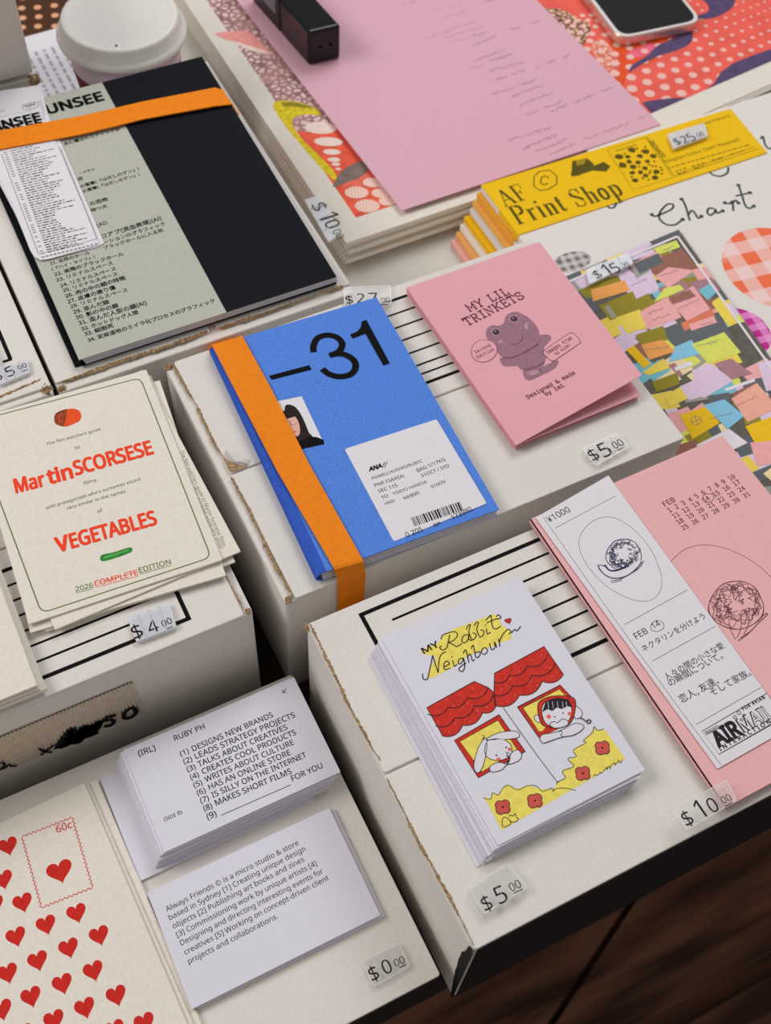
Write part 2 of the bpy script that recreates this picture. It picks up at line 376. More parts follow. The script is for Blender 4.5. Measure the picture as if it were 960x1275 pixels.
# ------------------------------------------------------------------ cartons
def torn_strip(name, pts, wd, z, parent, seed=1, m=None):
    rnd = random.Random(seed); q = []; wd *= .68
    for i in range(len(pts)-1):
        a, b = Vector(pts[i]), Vector(pts[i+1]); n = max(2, int((b-a).length/.0011))
        for k in range(n): q.append(a.lerp(b, k/n))
    q.append(Vector(pts[-1])); V = []; n = len(q); wv = 1.0
    for i, p in enumerate(q):
        t = (q[min(i+1, n-1)]-q[max(i-1, 0)]).normalized(); nr = Vector((-t.y, t.x))
        wv += rnd.uniform(-.35, .35); wv = min(1.7, max(.35, wv))
        if rnd.random() < .05: wv = 2.3
        c = p + nr*rnd.uniform(-.2, .2)*wd; e = .3 if i in (0, n-1) else 1
        for s_, hz in ((-.5, 0), (-.18, rnd.uniform(.5, 1.5)), (.18, rnd.uniform(.3, 1.3)), (.5, 0)):
            V.append((c.x+nr.x*wd*wv*s_*e, c.y+nr.y*wd*wv*s_*e, z + hz*.0007))
    F = [(4*i+k, 4*i+k+1, 4*i+k+5, 4*i+k+4) for i in range(n-1) for k in range(3)]
    return link_mesh(name, V, F, m or BOXEDGE, parent)
def torn_corner(c, r, parent, seed, z):
    rnd = random.Random(seed); bm = bmesh.new(); bmesh.ops.create_icosphere(bm, subdivisions=3, radius=1)
    for v in bm.verts:
        k = .62*(1 + rnd.uniform(-.38, .35)); v.co = Vector((v.co.x*r*k, v.co.y*r*k, v.co.z*r*.9*k))
    V = [tuple(v.co + Vector((c[0], c[1], z))) for v in bm.verts]; F = [tuple(v.index for v in f.verts) for f in bm.faces]; bm.free()
    return link_mesh('torn_corner', V, F, BOXEDGE, parent)
def carton(label, x0, x1, y0, y1, z1, flaps, torn, corners, z0=0.0, lines=None, front=None, seed=1):
    t = thing('mailer_carton', label, 'carton', ((x0+x1)/2, (y0+y1)/2, z0))
    pts = [(x0, y0), (x1, y0), (x1, y1), (x0, y1)]
    prism('body', rounded(pts, .0025, 3), z0, z1-.0016, BOX, t, bevel=.001)
    for fx0, fx1, fy0, fy1 in flaps:
        prism('top_flap', rounded([(fx0, fy0), (fx1, fy0), (fx1, fy1), (fx0, fy1)], .0014, 3), z1-.0018, z1, BOX, t, bevel=.0006)
    for i, (pp, wd) in enumerate(torn): torn_strip('torn_edge', pp, wd, z1-.0003, t, seed*10+i)
    for i, (cx, cy, rr) in enumerate(corners): torn_corner((cx, cy), rr, t, seed*7+i, z1-.0022)
    if lines:
        k = Ink('printed_lines', z1)
        for a, b, wd in lines: k.stroke([a, b], wd, LINE, 0, world=True, smooth=False, cap=False)
        k.build(t)
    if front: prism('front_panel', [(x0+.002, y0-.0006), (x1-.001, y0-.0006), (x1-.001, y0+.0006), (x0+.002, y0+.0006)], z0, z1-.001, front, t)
    return t
ZT = .097
# front carton
fx0, fx1, fy0, fy1 = .0972, .3212, .0702, .2328
LY = [.2262, .2175, .2088, .2001, .1908, .1822, .1737, .1652]
def hl(x0, x1, ys, wide, thin): return [((x0 if i in (0, len(ys)-1) else x0+.012, y), (x1, y), wide if i in (0, len(ys)-1) else thin) for i, y in enumerate(ys)]
ln = hl(.1226, .318, LY, .0021, .0012) + [((.1226, .2272), (.1226, .1642), .0021)]
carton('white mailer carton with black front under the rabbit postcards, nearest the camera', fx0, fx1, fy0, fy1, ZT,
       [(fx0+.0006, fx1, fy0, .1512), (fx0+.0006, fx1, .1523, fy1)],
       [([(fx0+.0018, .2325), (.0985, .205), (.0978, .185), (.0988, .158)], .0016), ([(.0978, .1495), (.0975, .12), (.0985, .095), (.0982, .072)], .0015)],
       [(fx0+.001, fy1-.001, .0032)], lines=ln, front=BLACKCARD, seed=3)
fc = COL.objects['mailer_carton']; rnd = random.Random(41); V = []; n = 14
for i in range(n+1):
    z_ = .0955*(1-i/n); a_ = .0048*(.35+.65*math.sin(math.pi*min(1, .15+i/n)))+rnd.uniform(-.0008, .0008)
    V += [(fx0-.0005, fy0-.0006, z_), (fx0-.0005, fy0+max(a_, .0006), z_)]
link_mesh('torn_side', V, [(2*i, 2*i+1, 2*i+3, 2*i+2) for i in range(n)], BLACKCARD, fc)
# middle carton
mx0, mx1, my0, my1 = .0932, .3215, .2472, .4062
MY = [.3968, .3868, .3768, .3665, .357, .3474, .3425, .3370]
MY = [.3968, .3872, .3778, .3683, .3585, .3492, .3430, .3366]
ln = hl(.134, .3165, MY, .0019, .0012) + [((.134, .3978), (.134, .3356), .0019)]
carton('white mailer carton under the blue zine and the pink frog zine', mx0, mx1, my0, my1, ZT,
       [(mx0+.0052, mx1, my0, .3255), (mx0+.0052, mx1, .3265, my1)],
       [([(.0975, .405), (.0988, .37), (.0978, .345), (.0995, .331)], .0016), ([(.0975, .3245), (.0982, .30), (.097, .27), (.0978, .249)], .0016)],
       [(mx0+.002, my1-.0015, .0036), (mx0+.0025, my0+.0018, .0032), (mx1-.0012, my0+.0015, .002), (mx1-.002, my1-.001, .0022)], lines=ln, seed=5)
mc = COL.objects['mailer_carton.001']
q = [P(*p, ZT+.0006) for p in zc(180, 420, 2.897)(282, 432, 300, 442, 345, 462, 378, 455, 345, 478, 305, 482)]
link_mesh('torn_patch', [tuple(v) for v in q], [(0, 1, 2, 3, 4, 5)], BOXEDGE, mc)
q = [P(*p, z_) for p, z_ in zip(zc(180, 420, 2.897)(286, 430, 292, 405, 375, 440, 372, 455, 330, 448), (.0975, .1005, .0985, .0976, .0990))]
link_mesh('lifted_flap', [tuple(v) for v in q], [(0, 1, 4), (1, 2, 4), (2, 3, 4)], BOX, mc)
# left carton (turned half round)
lx0, lx1, ly0, ly1 = -.151, .0778, .2495, .4075
LL = [.2589, .2676, .2763, .285, .2937, .3024, .3111, .3198]
ln = [((-.12, y), (.0492 if i in (0, 7) else .038, y), .0021 if i in (0, 7) else .0012) for i, y in enumerate(LL)] + [((.0492, .2579), (.0492, .3208), .0021)]
carton('white mailer carton under the film guide booklets, ribbed brown label on its front', lx0, lx1, ly0, ly1, ZT,
       [(lx0, lx1-.0045, ly0, .3315), (lx0, lx1-.0045, .3325, ly1)],
       [([(.0742, .252), (.0735, .275), (.0742, .30), (.0735, .329)], .0007)], [(lx1-.0022, ly0+.002, .0026), (lx1-.003, ly1-.001, .0025)], lines=ln, seed=7)
# carton under the grey and black book, turned a quarter
ux0, ux1, uy0, uy1 = .0372, .2092, .4122, .6335
ln = [((.0528, .4425), (.0528, .62), .0026), ((.0515, .4425), (.0585, .4425), .0018)]
carton('white mailer carton with torn front seam under the grey and black book', ux0, ux1, uy0, uy1, ZT,
       [(ux0, .1245, uy0+.0060, uy1), (.1285, ux1, uy0+.0060, uy1)],
       [([(.0405, .4176), (.07, .4186), (.10, .4178), (.123, .4188)], .0024), ([(.129, .4184), (.16, .4178), (.205, .4186)], .0024)],
       [(ux0+.002, uy0+.0025, .0036)], lines=ln, seed=9)
# carton at the left edge
gx0, gx1, gy0, gy1 = -.136, .0346, .4135, .6335
ln = [((.0208, .4435), (.0208, .62), .0022), ((.0215, .4435), (.0165, .4435), .0018)]
carton('white mailer carton with crumpled corner at the left edge beside the grey book carton', gx0, gx1, gy0, gy1, ZT,
       [(gx0, gx1, gy0+.0042, uy1)], [([(-.05, .4225), (-.01, .421), (.012, .4218), (.031, .424)], .0022)], [(gx1-.003, gy0+.004, .0048), (gx1-.0012, gy0+.0072, .0026)], lines=ln, seed=11)
# low carton used as a tray for the cards
tx0, tx1, ty0, ty1 = -.150, .0902, .0758, .2372
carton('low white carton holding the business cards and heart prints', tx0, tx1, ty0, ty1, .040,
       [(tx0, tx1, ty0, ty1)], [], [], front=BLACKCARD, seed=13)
# two cartons stacked at the back left
carton('lower white carton behind the grey book, beneath another carton', -.13, .1035, .6565, .82, .1005, [(-.13, .1035, .6565, .82)], [], [(.1015, .658, .0055)], seed=15)
carton('upper white carton at the top left corner, resting on another carton', -.128, .1025, .657, .81, .205, [(-.128, .1025, .657, .81)], [], [], z0=.1035, seed=17)

# ribbed label on the left carton's front
lab = thing('ribbed_label', 'ribbed brown card label with black marker writing on the left carton', 'label', (-.03, ly0, .06))
RIB = mat('ribbed_card', (196, 184, 168), .85, .12, 300)
V, F = [], []; nx = 96
for i in range(nx+1):
    x = -.075 + .0905*i/nx; d_ = .0004 + .0009*(i % 2)
    zt, zb = .0785, .0425
    V += [(x, ly0-d_, zb), (x, ly0-d_, zt)]
F = [(2*i, 2*i+2, 2*i+3, 2*i+1) for i in range(nx)]
link_mesh('card', V, F, RIB, lab)
# marker writing lies on the vertical face: built in face coordinates (x along the carton, z up)
def face_pt(px, py):
    d_ = CX*((px-480)/FPX) - CU*((py-637.5)/FPX) + CF; q = CO + d_*((ly0-.0016-CO.y)/d_.y); return q
def face_stroke(store, pts, wd):
    q = smooth_pts([(face_pt(*p).x, face_pt(*p).z) for p in pts], False, 5); n = len(q); b = len(store[0])
    for i in range(n):
        t = (q[min(i+1, n-1)]-q[max(i-1, 0)]).normalized(); nr = Vector((-t.y, t.x))*wd/2
        store[0] += [(q[i].x+nr.x, ly0-.0016, q[i].y+nr.y), (q[i].x-nr.x, ly0-.0016, q[i].y-nr.y)]
    store[1] += [(b+2*i, b+2*i+1, b+2*i+3, b+2*i+2) for i in range(n-1)]
st = [[], []]; zt_ = zc(0, 640, 3.5417)
for pts, wd in ((zt_(172,1035,200,1048,232,1052), .0014), (zt_(180,1065,205,1045,240,1018), .0014),
                (zt_(255,1035,275,1000,300,970,320,950,310,990,290,1020,330,990,370,940,350,990,340,1010,390,960,410,930,390,980,440,915,425,950,400,965), .0042),
                (zt_(262,1030,300,1015,350,990,400,975,435,960), .0042), (zt_(290,1000,340,970,390,945,430,930), .0045),
                (zt_(512,888,472,898,466,912,490,908,502,916,492,932,460,937), .0024),
                (zt_(565,865,548,880,550,900,575,900,595,885,600,868,585,856,560,866), .0024),
                (zt_(-10,1105,10,1098,20,1110,0,1130,-10,1135), .0013), (zt_(5,1125,25,1120,35,1108,55,1112,75,1112), .0013)):
    face_stroke(st, pts, wd)
link_mesh('marker_writing', st[0], st[1], mat('marker_black', (22, 22, 26), .6), lab)

# ------------------------------------------------------------------ price tags
PRICE = {}
def price(label, corners, z, chars, z_thick=.0024, m=None, cells=3, under=None, backing=None, rr=.0012, group=None):
    q = [P(x, y, z) for x, y in corners]; q = [(v.x, v.y) for v in q]
    cx = sum(p[0] for p in q)/4; cy = sum(p[1] for p in q)/4
    z += .0003; t = thing('price_tag', label, 'price tag', (cx, cy, z))
    ar = sum(q[i-1][0]*q[i][1]-q[i][0]*q[i-1][1] for i in range(4))
    if ar < 0: q = q[::-1]
    prism('clear_case', rounded(q, rr, 4), z, z+z_thick, m or CLEAR, t, bevel=.0004)
    if backing:
        c_ = [(cx+(p[0]-cx)*.93, cy+(p[1]-cy)*.9) for p in q]; prism('paper_slip', c_, z+.0001, z+.0004, backing, t)
    k = Ink('digits', z+z_thick+.0001)
    for s_, a, b, *sy in chars: k.text(s_, a, b, DIGIT, 0, '', bold=0.0, sy=(sy[0] if sy else 1.0))
    if under: k.stroke(list(under), .0004, DIGIT, 0)
    rm = Ink('edge_highlight', z+z_thick); qq = rounded([(cx+(p[0]-cx)*.955, cy+(p[1]-cy)*.94) for p in q], rr, 3)
    rm.stroke(qq, .00035, HILITE, 0, closed=True, smooth=False, world=True); rm.build(t)  # pale line round the case paints in its edge highlight
    # moulded ridges between the digit cells
    k.build(t)
    tl, tr, br, bl = [P(x, y, z) for x, y in corners]
    for i in range(1, cells+1):
        a = tl.lerp(tr, i/(cells+1)); b = bl.lerp(br, i/(cells+1)); d_ = (tr-tl).to_2d().normalized()*.00022
        prism('cell_ridge', [(a.x-d_.x, a.y-d_.y), (b.x-d_.x, b.y-d_.y), (b.x+d_.x, b.y+d_.y), (a.x+d_.x, a.y+d_.y)], z+z_thick, z+z_thick+.0005, m or CLEAR, t)
    return t
price('clear price tag reading $5.00 in front of the rabbit postcards', [(581, 1110), (631, 1077), (657, 1108), (601, 1143)], ZT,
      [('$', (605, 1136), (615.5, 1131)), ('5', (622, 1126.5), (634, 1121)), ('00', (637, 1110.5), (650, 1104), 1.0)], .004, under=((640, 1112), (651, 1107)))
price('clear price tag reading $10.00 at the lower corner of the pink calendar zine', [(832, 1011), (903, 973), (916, 999), (853, 1038)], ZT+.0065,
      [('$', (856, 1030), (866, 1025)), ('1', (874, 1020), (881, 1016)), ('0', (887, 1013), (897, 1008)), ('00', (901, 1001), (912, 996))], .003, under=((903, 1004), (912, 999)))
price('clear price tag reading $5.00 in front of the pink frog zine', [(723, 563), (767, 542), (783, 560), (740, 585)], ZT,
      [('$', (739.5, 575), (748.5, 570.5)), ('5', (753, 570), (764, 565)), ('00', (766, 559), (778, 553.5))], .0026, under=((768, 561), (777, 557)))
price('silvery price tag reading $4.00 below the film guide booklets', [(159, 772), (211, 753), (221, 784), (171, 803)], ZT,
      [('$', (168, 797), (180, 792)), ('4', (187, 789.5), (199, 784.5)), ('00', (203, 780.5), (215, 775.5))], .0026, m=CLEAR2, under=((208, 783), (215, 780)))
price('clear price tag reading $0.00 on the low carton beside the text cards', [(450, 1197), (497, 1175), (511, 1205), (464, 1232)], .040,
      [('$', (464, 1223), (474, 1218)), ('0', (480, 1214), (490, 1209)), ('00', (493, 1204), (505, 1198.5))], .0026, under=((497, 1205), (506, 1201)))
price('clear price tag reading $27.00 behind the blue zine', [(427, 361), (487, 359), (488, 382), (428, 383)], ZT,
      [('$', (431, 379), (440, 378.5)), ('2', (445, 377), (455, 376.5)), ('7', (460, 377), (471, 376.5)), ('00', (475, 377), (486, 376))], .0022, under=((475, 380), (485, 379)))
price('whitish price tag reading $15.00 on the sticky note poster', [(728, 339), (781, 317), (788, 331), (733, 357)], .0575,
      [('$', (744, 348), (751.5, 345)), ('1', (757, 344), (763, 341.5)), ('5', (766, 340.5), (774.5, 337)), ('00', (776, 334), (785, 330.5))], .002, m=CLEAR2, under=((779, 335), (785, 332)))
price('whitish price tag reading $25.00 on the yellow header card', [(830, 170), (876, 156), (881, 172), (838, 188)], .0560,
      [('$', (843, 181), (849.5, 179)), ('2', (852.5, 178.5), (859, 176)), ('5', (861.5, 176), (868, 173)), ('00', (870, 171), (878, 168))], .002, m=CLEAR2)
price('clear price tag reading $10.00 hanging over the left edge of the art prints', [(409, 304), (379, 251), (397, 246), (425, 293)], .0345,
      [('$', (386, 256), (391, 264)), ('1', (395.5, 269), (399.5, 275)), ('0', (402.5, 278), (408.5, 286)), ('00', (413, 288), (420, 298))], .0018, m=CLEAR2)
price('hazy price tag reading 5 5.00 on the carton at the left edge', [(-6, 464), (35, 450), (39, 467), (0, 483)], ZT,
      [('5', (-4, 474.5), (4, 471.5)), ('5', (10.5, 469.5), (20, 465.5)), ('00', (23.5, 460.5), (34, 456.5))], .002, m=CLEAR2, under=((26, 463), (35, 460)))

# ------------------------------------------------------------------ stacks of cards
ORD = ['top', 'second', 'third', 'fourth', 'fifth', 'sixth', 'seventh', 'eighth', 'ninth', 'tenth', 'eleventh', 'twelfth', 'thirteenth',
       'fourteenth', 'fifteenth', 'sixteenth', 'seventeenth', 'eighteenth', 'nineteenth', 'twentieth']
def stack(name, cat, group, cx, cy, ww, hh, ang, z0, t, n, m, toplabel, lowlabel, spread, topink=None, seed=1):
    """n sheets; spread(i, n) gives dx, dy, dang for sheet i counted from the top (0)"""
    rnd = random.Random(seed)
    V, F = prism_data(rect(0, 0, ww, hh, 0), 0, t*.93)
    me = bpy.data.meshes.new(name); me.from_pydata(V, [], F); me.materials.append(m)
    proto = bpy.data.objects.new(name, me); top = None
    for i in range(n):
        o = proto if i == 0 else proto.copy()
        COL.objects.link(o)
        dx, dy, da = spread(i, n) if i else (0, 0, 0)
        if i: dx += rnd.uniform(-.0004, .0004); dy += rnd.uniform(-.0004, .0004)
        o.location = (cx+dx, cy+dy, z0+t*(n-1-i)); o.rotation_euler = (0, 0, ang+da)
        tag(o, toplabel if i == 0 else lowlabel % ORD[i], cat, group)
        if i == 0: top = o
    return top
def ink_on(o, ink):
    """attach printing built in world coordinates to a rotated top sheet"""
    loc = Vector(o.location); rot = Matrix.Rotation(-o.rotation_euler.z, 3, 'Z')
    me = bpy.data.meshes.new(ink.name); me.from_pydata([tuple(rot @ (Vector(v)-loc)) for v in ink.V], [], ink.F)
    for m_ in ink.M: me.materials.append(m_)
    me.polygons.foreach_set('material_index', ink.MI); me.update()
    c = bpy.data.objects.new(ink.name, me); COL.objects.link(c); c.parent = o; return c

# business cards with the list
z5 = zc(100, 820, 2.526)
top = stack('business_card', 'business card', 'business cards with the numbered list', .0440, .2020, .0880, .0538, R(-.2), .040, .00083, 18, COOL,
      'white business card with a numbered list of services, on top of its stack', 'white business card, %s from the top of the stack under the numbered list',
      lambda i, n: (-.0060*min(1, (i/n)**.6*1.1) - (.0085 if i >= n-2 else 0), -.0012*(i/n)-(.0016 if i >= n-2 else 0), R(.8)*math.sin(i*1.7)*.6))
zt1 = .040+.00083*17+.00083*.93
k = Ink('printed_list', zt1)
def zt(k, f, s_, x0, y0, x1, y1, mt=INK, **kw): k.text(s_, f(x0, y0)[0], f(x1, y1)[0], mt, **kw)
zt(k, z5, '(IRL)', 185, 308, 238, 288, bold=.008); zt(k, z5, 'RUBY PH', 298, 259, 393, 220, bold=.008)
rows = ['DESIGNS NEW BRANDS', 'LEADS STRATEGY PROJECTS', 'TALKS ABOUT CREATIVES', 'CREATES COOL PRODUCTS', 'WRITES ABOUT CULTURE', 'HAS AN ONLINE STORE', 'IS SILLY ON THE INTERNET', 'MAKES SHORT FILMS']
ends = [(355,292,608,183), (364,316,677,184), (373,341,653,222), (386,364,680,238), (395,389,673,270), (407,413,663,302), (417,438,713,309), (428,463,666,361)]
for i, (s_, e_) in enumerate(zip(rows, ends)):
    zt(k, z5, s_, *e_, bold=.008); zt(k, z5, '(%d)' % (i+1), 317+10.5*i, 308+24.6*i, 343+10.5*i, 297.5+24.6*i, bold=.008)
zt(k, z5, '(9)', 401, 507, 430, 495, bold=.008); k.stroke(z5(443, 493, 662, 397), .0003, INK); zt(k, z5, 'FOR YOU', 668, 386, 764, 343, bold=.008)
zt(k, z5, '(SIDE B)', 265, 512, 321, 487, bold=.004)
k.stroke(z5(648, 95, 638, 107), .0003, INK); k.stroke(z5(636, 98, 637, 107, 647, 108), .0003, INK, smooth=False)
ink_on(top, k)
# studio text cards
top = stack('text_card', 'card', 'studio text cards on the low carton', .0318, .1374, .0906, .0548, R(-.2), .040, .0011, 4, COOL,
      'white card with a printed paragraph about a studio, on top of its stack', 'white card, %s from the top of the stack under the studio paragraph',
      lambda i, n: (.0014*i*.6, -.0002*i, R(-.15)*i))
zt2 = .040+.0011*3+.0011*.93
k = Ink('printed_paragraph', zt2)
for s_, e_ in (('Always Friends © is a micro studio & store', (272,797,688,585)), ('based in Sydney [1] Creating unique design', (282,823,710,604)),
               ('objects [2] Publishing art books and zines', (294,850,706,637)), ('[3] Commissioning work by unique artists [4]', (306,877,745,650)),
               ('Designing and directing interesting events for', (318,903,765,674)), ('creatives [5] Working on concept-driven client', (331,932,783,695)),
               ('projects and collaborations.', (342,961,623,816))):
    zt(k, z5, s_, *e_, bold=-.004)
ink_on(top, k)

# rabbit postcards
top = stack('postcard', 'postcard', 'rabbit postcards on the front carton', .1607, .1545, .0735, .1062, R(.6), ZT, .00064, 15, COOL,
      'white postcard with a rabbit and a child at two windows, on top of its stack', 'white postcard, %s from the top of the stack under the rabbit picture',
      lambda i, n: ((-.0014-.0062*((i-1)/(n-2))**.8)*(1 if i < n-1 else 1.15), -.0006-.002*i/n, R(1.2)*math.sin(i*2.1)*.5-R(.6)*(i/n)))
zr = ZT+.00064*14+.00064*.93
za = zc(500, 740, 3.2); zb = zc(540, 880, 3.692)
PY = mat('crayon_yellow', (255, 236, 112), .8, .12, 400); PR = mat('crayon_red', (193, 52, 42), .8, .2, 500); PC = mat('cheek_red', (216, 92, 76), .8)
PF = mat('flower_red', (196, 84, 76), .8, .2, 700); PEN = mat('pen_black', (40, 36, 40), .7); PW = mat('bare_card', (203, 200, 208), .7)
k = Ink('title_lettering', zr)
k.poly(za(80,222,150,190,160,165,215,135,300,105,365,78,385,88,400,125,435,145,440,178,400,190,320,225,255,250,215,285,120,335,100,330,110,300,140,250,80,235), PY, 0)
T_ = .0005
zt(k, za, 'MY', 90, 237, 151, 206, PEN, bold=.03, sy=.7)
for pts in ((158,178,165,162,200,150,218,152,222,166,205,185,186,192), (192,162,186,190,180,212,165,222,152,214,158,206), (186,192,205,200,220,208,240,196),
            (264,160,247,166,240,184,250,194,264,182,268,162,268,180,280,184), (258,140,264,126,274,122,268,150,280,180,292,176,297,160,284,154),
            (290,124,298,112,306,114,300,140,312,170,325,162,328,147,314,142), (338,138,342,158,354,152), (336,104,350,88,356,86,362,128,376,138,394,128),
            (340,114,372,100,386,98,396,92,386,82,378,88), (84,318,86,336,102,338,112,300,120,262,124,244), (124,244,136,282,146,312), (146,312,150,262,160,238,176,230),
            (168,290,190,278,182,266,170,276,172,300,192,294), (204,264,210,286,220,280), (244,254,228,260,228,278,242,270,246,254,252,288,242,308,228,300,236,288,256,274),
            (246,236,256,222,268,272), (262,252,274,238,282,264,290,260), (278,216,286,204,296,250,310,246,312,230,296,232), (350,196,358,220,372,212,370,190,380,212),
            (386,178,392,208), (389,192,402,162,424,140,436,150,428,158), (440,152,452,140,460,146,474,128)):
    k.stroke(za(*pts), T_, PEN, 1)
k.stroke(za(325,215,318,230,330,240,342,228,338,215), T_, PEN, 1, closed=True)
for p in ((334,124), (201,250)): k.dot(za(*p)[0], .0003, PEN)
k.heart(za(425,106)[0], .0017, R(-8), PR, 1, PEN)
ink_on(top, k)
k = Ink('house_drawing', zr); LW = .00034
def scallop(pts, bulge, n=7):
    out = []
    for (x0, y0), (x1, y1) in zip(pts, pts[1:]):
        dx, dy = x1-x0, y1-y0
        if bulge*dx < 0: dx_, dy_ = dy, -dx
        else: dx_, dy_ = -dy, dx
        for i in range(n): f_ = i/n; h_ = 4*f_*(1-f_)*abs(bulge); out.append((x0+dx*f_+dx_*h_, y0+dy*f_+dy_*h_))
    return out+[pts[-1]]
lbot = scallop(za(376,446,322,472,243,522,165,566), .20); rbot = scallop(za(645,320,560,347,470,402,374,444), .20)
lr = za(100,452,290,347,345,372,368,392) + lbot
rr_ = za(370,315,568,208,645,320) + rbot[1:] + za(368,400)
for poly in (lr, rr_): k.poly(poly, PR, 0); k.stroke(poly, LW*1.1, PEN, 2, closed=True, smooth=False)
for pts in ((345,374,262,412,185,450,104,478), (366,400,290,444,212,492,136,524), (583,240,500,286,430,322,373,352), (612,276,520,322,442,364,371,402)):
    k.stroke(scallop(za(*pts), .22), LW*1.2, PEN, 2, smooth=False)
FLK = mat('crayon_gap', (222, 120, 110), .8)
rnd = random.Random(4)
for x, y in ((180,418),(232,400),(285,372),(205,440),(262,432),(320,395),(150,508),(215,510),(300,460),(270,505),(340,445),(190,545),(430,335),(398,375),(470,305),(520,262),(556,240),(510,345),(590,290),(450,400),(600,325),(420,425),(540,360)):
    dx, dy = rnd.uniform(-4, 4), rnd.uniform(4, 9); k.stroke(za(x, y, x+dx, y+dy), .0003, FLK, 1)
k.stroke(zb(320,5,440,175,570,350), LW*.9, PEN, 1)
# left window and rabbit
k.poly(zb(95,155,300,37,420,205,395,222,205,327), PR, 0); k.stroke(zb(95,155,300,37,420,205,205,327), LW, PEN, 3, closed=True, smooth=False)
k.poly(zb(120,160,295,62,386,200,222,300), PY, 1); k.stroke(zb(120,160,295,62,386,200,222,300), LW*.8, PEN, 2, closed=True, smooth=False)
ear1 = zb(238,145,208,182,186,255,188,292,206,304,226,274,240,218,244,170); ear2 = zb(240,150,300,120,368,112,392,124,388,142,340,150,280,152)
head = zb(246,160,234,200,246,232,290,248,338,236,360,204,348,168,310,150,270,150)
paws = zb(262,272,300,256,338,264,350,240,352,218,384,198,404,220,394,246,360,262,335,268,310,292,272,300,258,292)
for pl in (paws, ear1, ear2, head): k.poly(pl, PW, 3, smooth=True); k.stroke(pl, LW*.9, PEN, 4, closed=True)
k.poly(zb(244,160,300,150,330,152,300,170,250,200), PW, 4)
for p in ((288,224), (333,188)): k.dot(zb(*p)[0], .0004, PEN, 5)
k.dot(zb(297,242)[0], .0010, PC, 5, ry=.0007); k.dot(zb(349,196)[0], .0008, PC, 5)
k.stroke(zb(332,208,338,215,345,210), LW, PEN, 5); k.stroke(zb(338,215,336,228,345,225), LW, PEN, 5); k.stroke(zb(336,262,345,245,352,232), LW, PEN, 5)
k.stroke(zb(225,130,232,140,222,150), LW, PEN, 5)
# right window and hooded child
k.poly(za(462,450,632,362,690,420,660,520,548,572), PR, 0); k.stroke(za(548,572,462,450,632,362,690,424), LW, PEN, 3, smooth=False)
k.poly(za(482,452,628,378,672,420,560,545,545,548), PY, 1); k.stroke(za(550,552,482,452,628,378,650,402), LW*.8, PEN, 2, smooth=False)
hair = za(540,480,528,490,535,505,548,512,556,500); k.poly(hair, PW, 2, smooth=True); k.stroke(hair, LW*.8, PEN, 3, closed=True)
puff = za(690,448,712,458,720,480,706,495,688,490); k.poly(puff, PW, 2, smooth=True); k.stroke(puff, LW*.8, PEN, 3, closed=True)
hood = za(542,450,560,420,615,405,686,414,690,470,672,512,640,530,590,530,556,515); k.poly(hood, PR, 3, smooth=True); k.stroke(hood, LW, PEN, 4, closed=True)
face = za(558,460,580,425,640,418,672,436,676,480,655,515,610,528,572,512); k.poly(face, PW, 4, smooth=True); k.stroke(face, LW*.9, PEN, 5, closed=True)
fringe = za(560,470,575,425,620,412,665,420,678,452,660,446,640,458,618,452,600,466,582,458); k.poly(fringe, PEN, 6)
for x in (582, 600, 620, 640, 655): k.stroke(za(x, 428, x+4, 456), .0002, PW, 7)
k.dot(za(586,488)[0], .0010, PC, 6); k.dot(za(670,477)[0], .0009, PC, 6); k.dot(za(610,489)[0], .00035, PEN, 6); k.dot(za(643,474)[0], .00035, PEN, 6)
scarf = za(590,520,605,508,622,512,640,498,660,504,664,516,648,528,610,534); k.poly(scarf, PW, 6, smooth=True); k.stroke(scarf, LW*.9, PEN, 7, closed=True)
arms = zb(488,150,498,130,540,122,590,108,640,80,672,80,690,92,676,112,640,132,592,140,530,160,504,168); k.poly(arms, PW, 7, smooth=True); k.stroke(arms, LW*.9, PEN, 8, closed=True)
k.stroke(zb(576,118,586,112,590,124,582,132,592,138), LW*.8, PEN, 9)
k.stroke(zb(672,52,690,60,700,68,712,60,722,68,712,78,702,70), LW*1.4, PEN, 9)
# bush with flowers
bush = zb(228,408,258,425,270,398,300,405,320,372,345,360,372,378,400,372,438,362,488,378,545,380,556,372,572,348,606,326,594,290,642,274,620,246,655,228,640,205,652,188,700,165,690,150,728,118,736,95,752,108,788,106,880,240,312,568)
k.poly(bush, PY, 0)
k.stroke(zb(228,420,262,424,270,396,296,406,318,374,345,361,385,382,430,364,470,364,500,388,545,374,548,390,560,378,600,374,655,385), LW*.9, PEN, 1)
k.stroke(zb(566,356,570,345,606,326,592,296,644,274,616,240,656,228,642,200,700,166,688,156,728,120,738,92,752,108,782,102), LW*.9, PEN, 1)
for x, y in ((317,462), (465,433), (685,307), (775,190)):
    for dx, dy in ((-14,-9), (12,-14), (-11,13), (14,9)): k.dot(zb(x+dx, y+dy)[0], .00205, PEN, 2)
    for dx, dy in ((-14,-9), (12,-14), (-11,13), (14,9)): k.dot(zb(x+dx, y+dy)[0], .00170, PF, 3)
    k.dot(zb(x, y)[0], .0016, PF, 3); k.dot(zb(x, y)[0], .0005, PEN, 4)
rnd = random.Random(12); pts = []
for i in range(26):
    f_ = i/25; pts += [735+f_*132+rnd.uniform(-3, 3), 320-f_*76+rnd.uniform(-9, 9)]
k.stroke(zb(*pts), .00025, PEN, 2)
k.stroke(zb(316,512,318,552,352,540,350,525,330,508,318,512), LW*.9, PEN, 2); k.stroke(zb(346,505,352,498,365,502,375,492,380,510,390,515,378,528,360,530,346,520), LW*.9, PEN, 2)
ink_on(top, k)

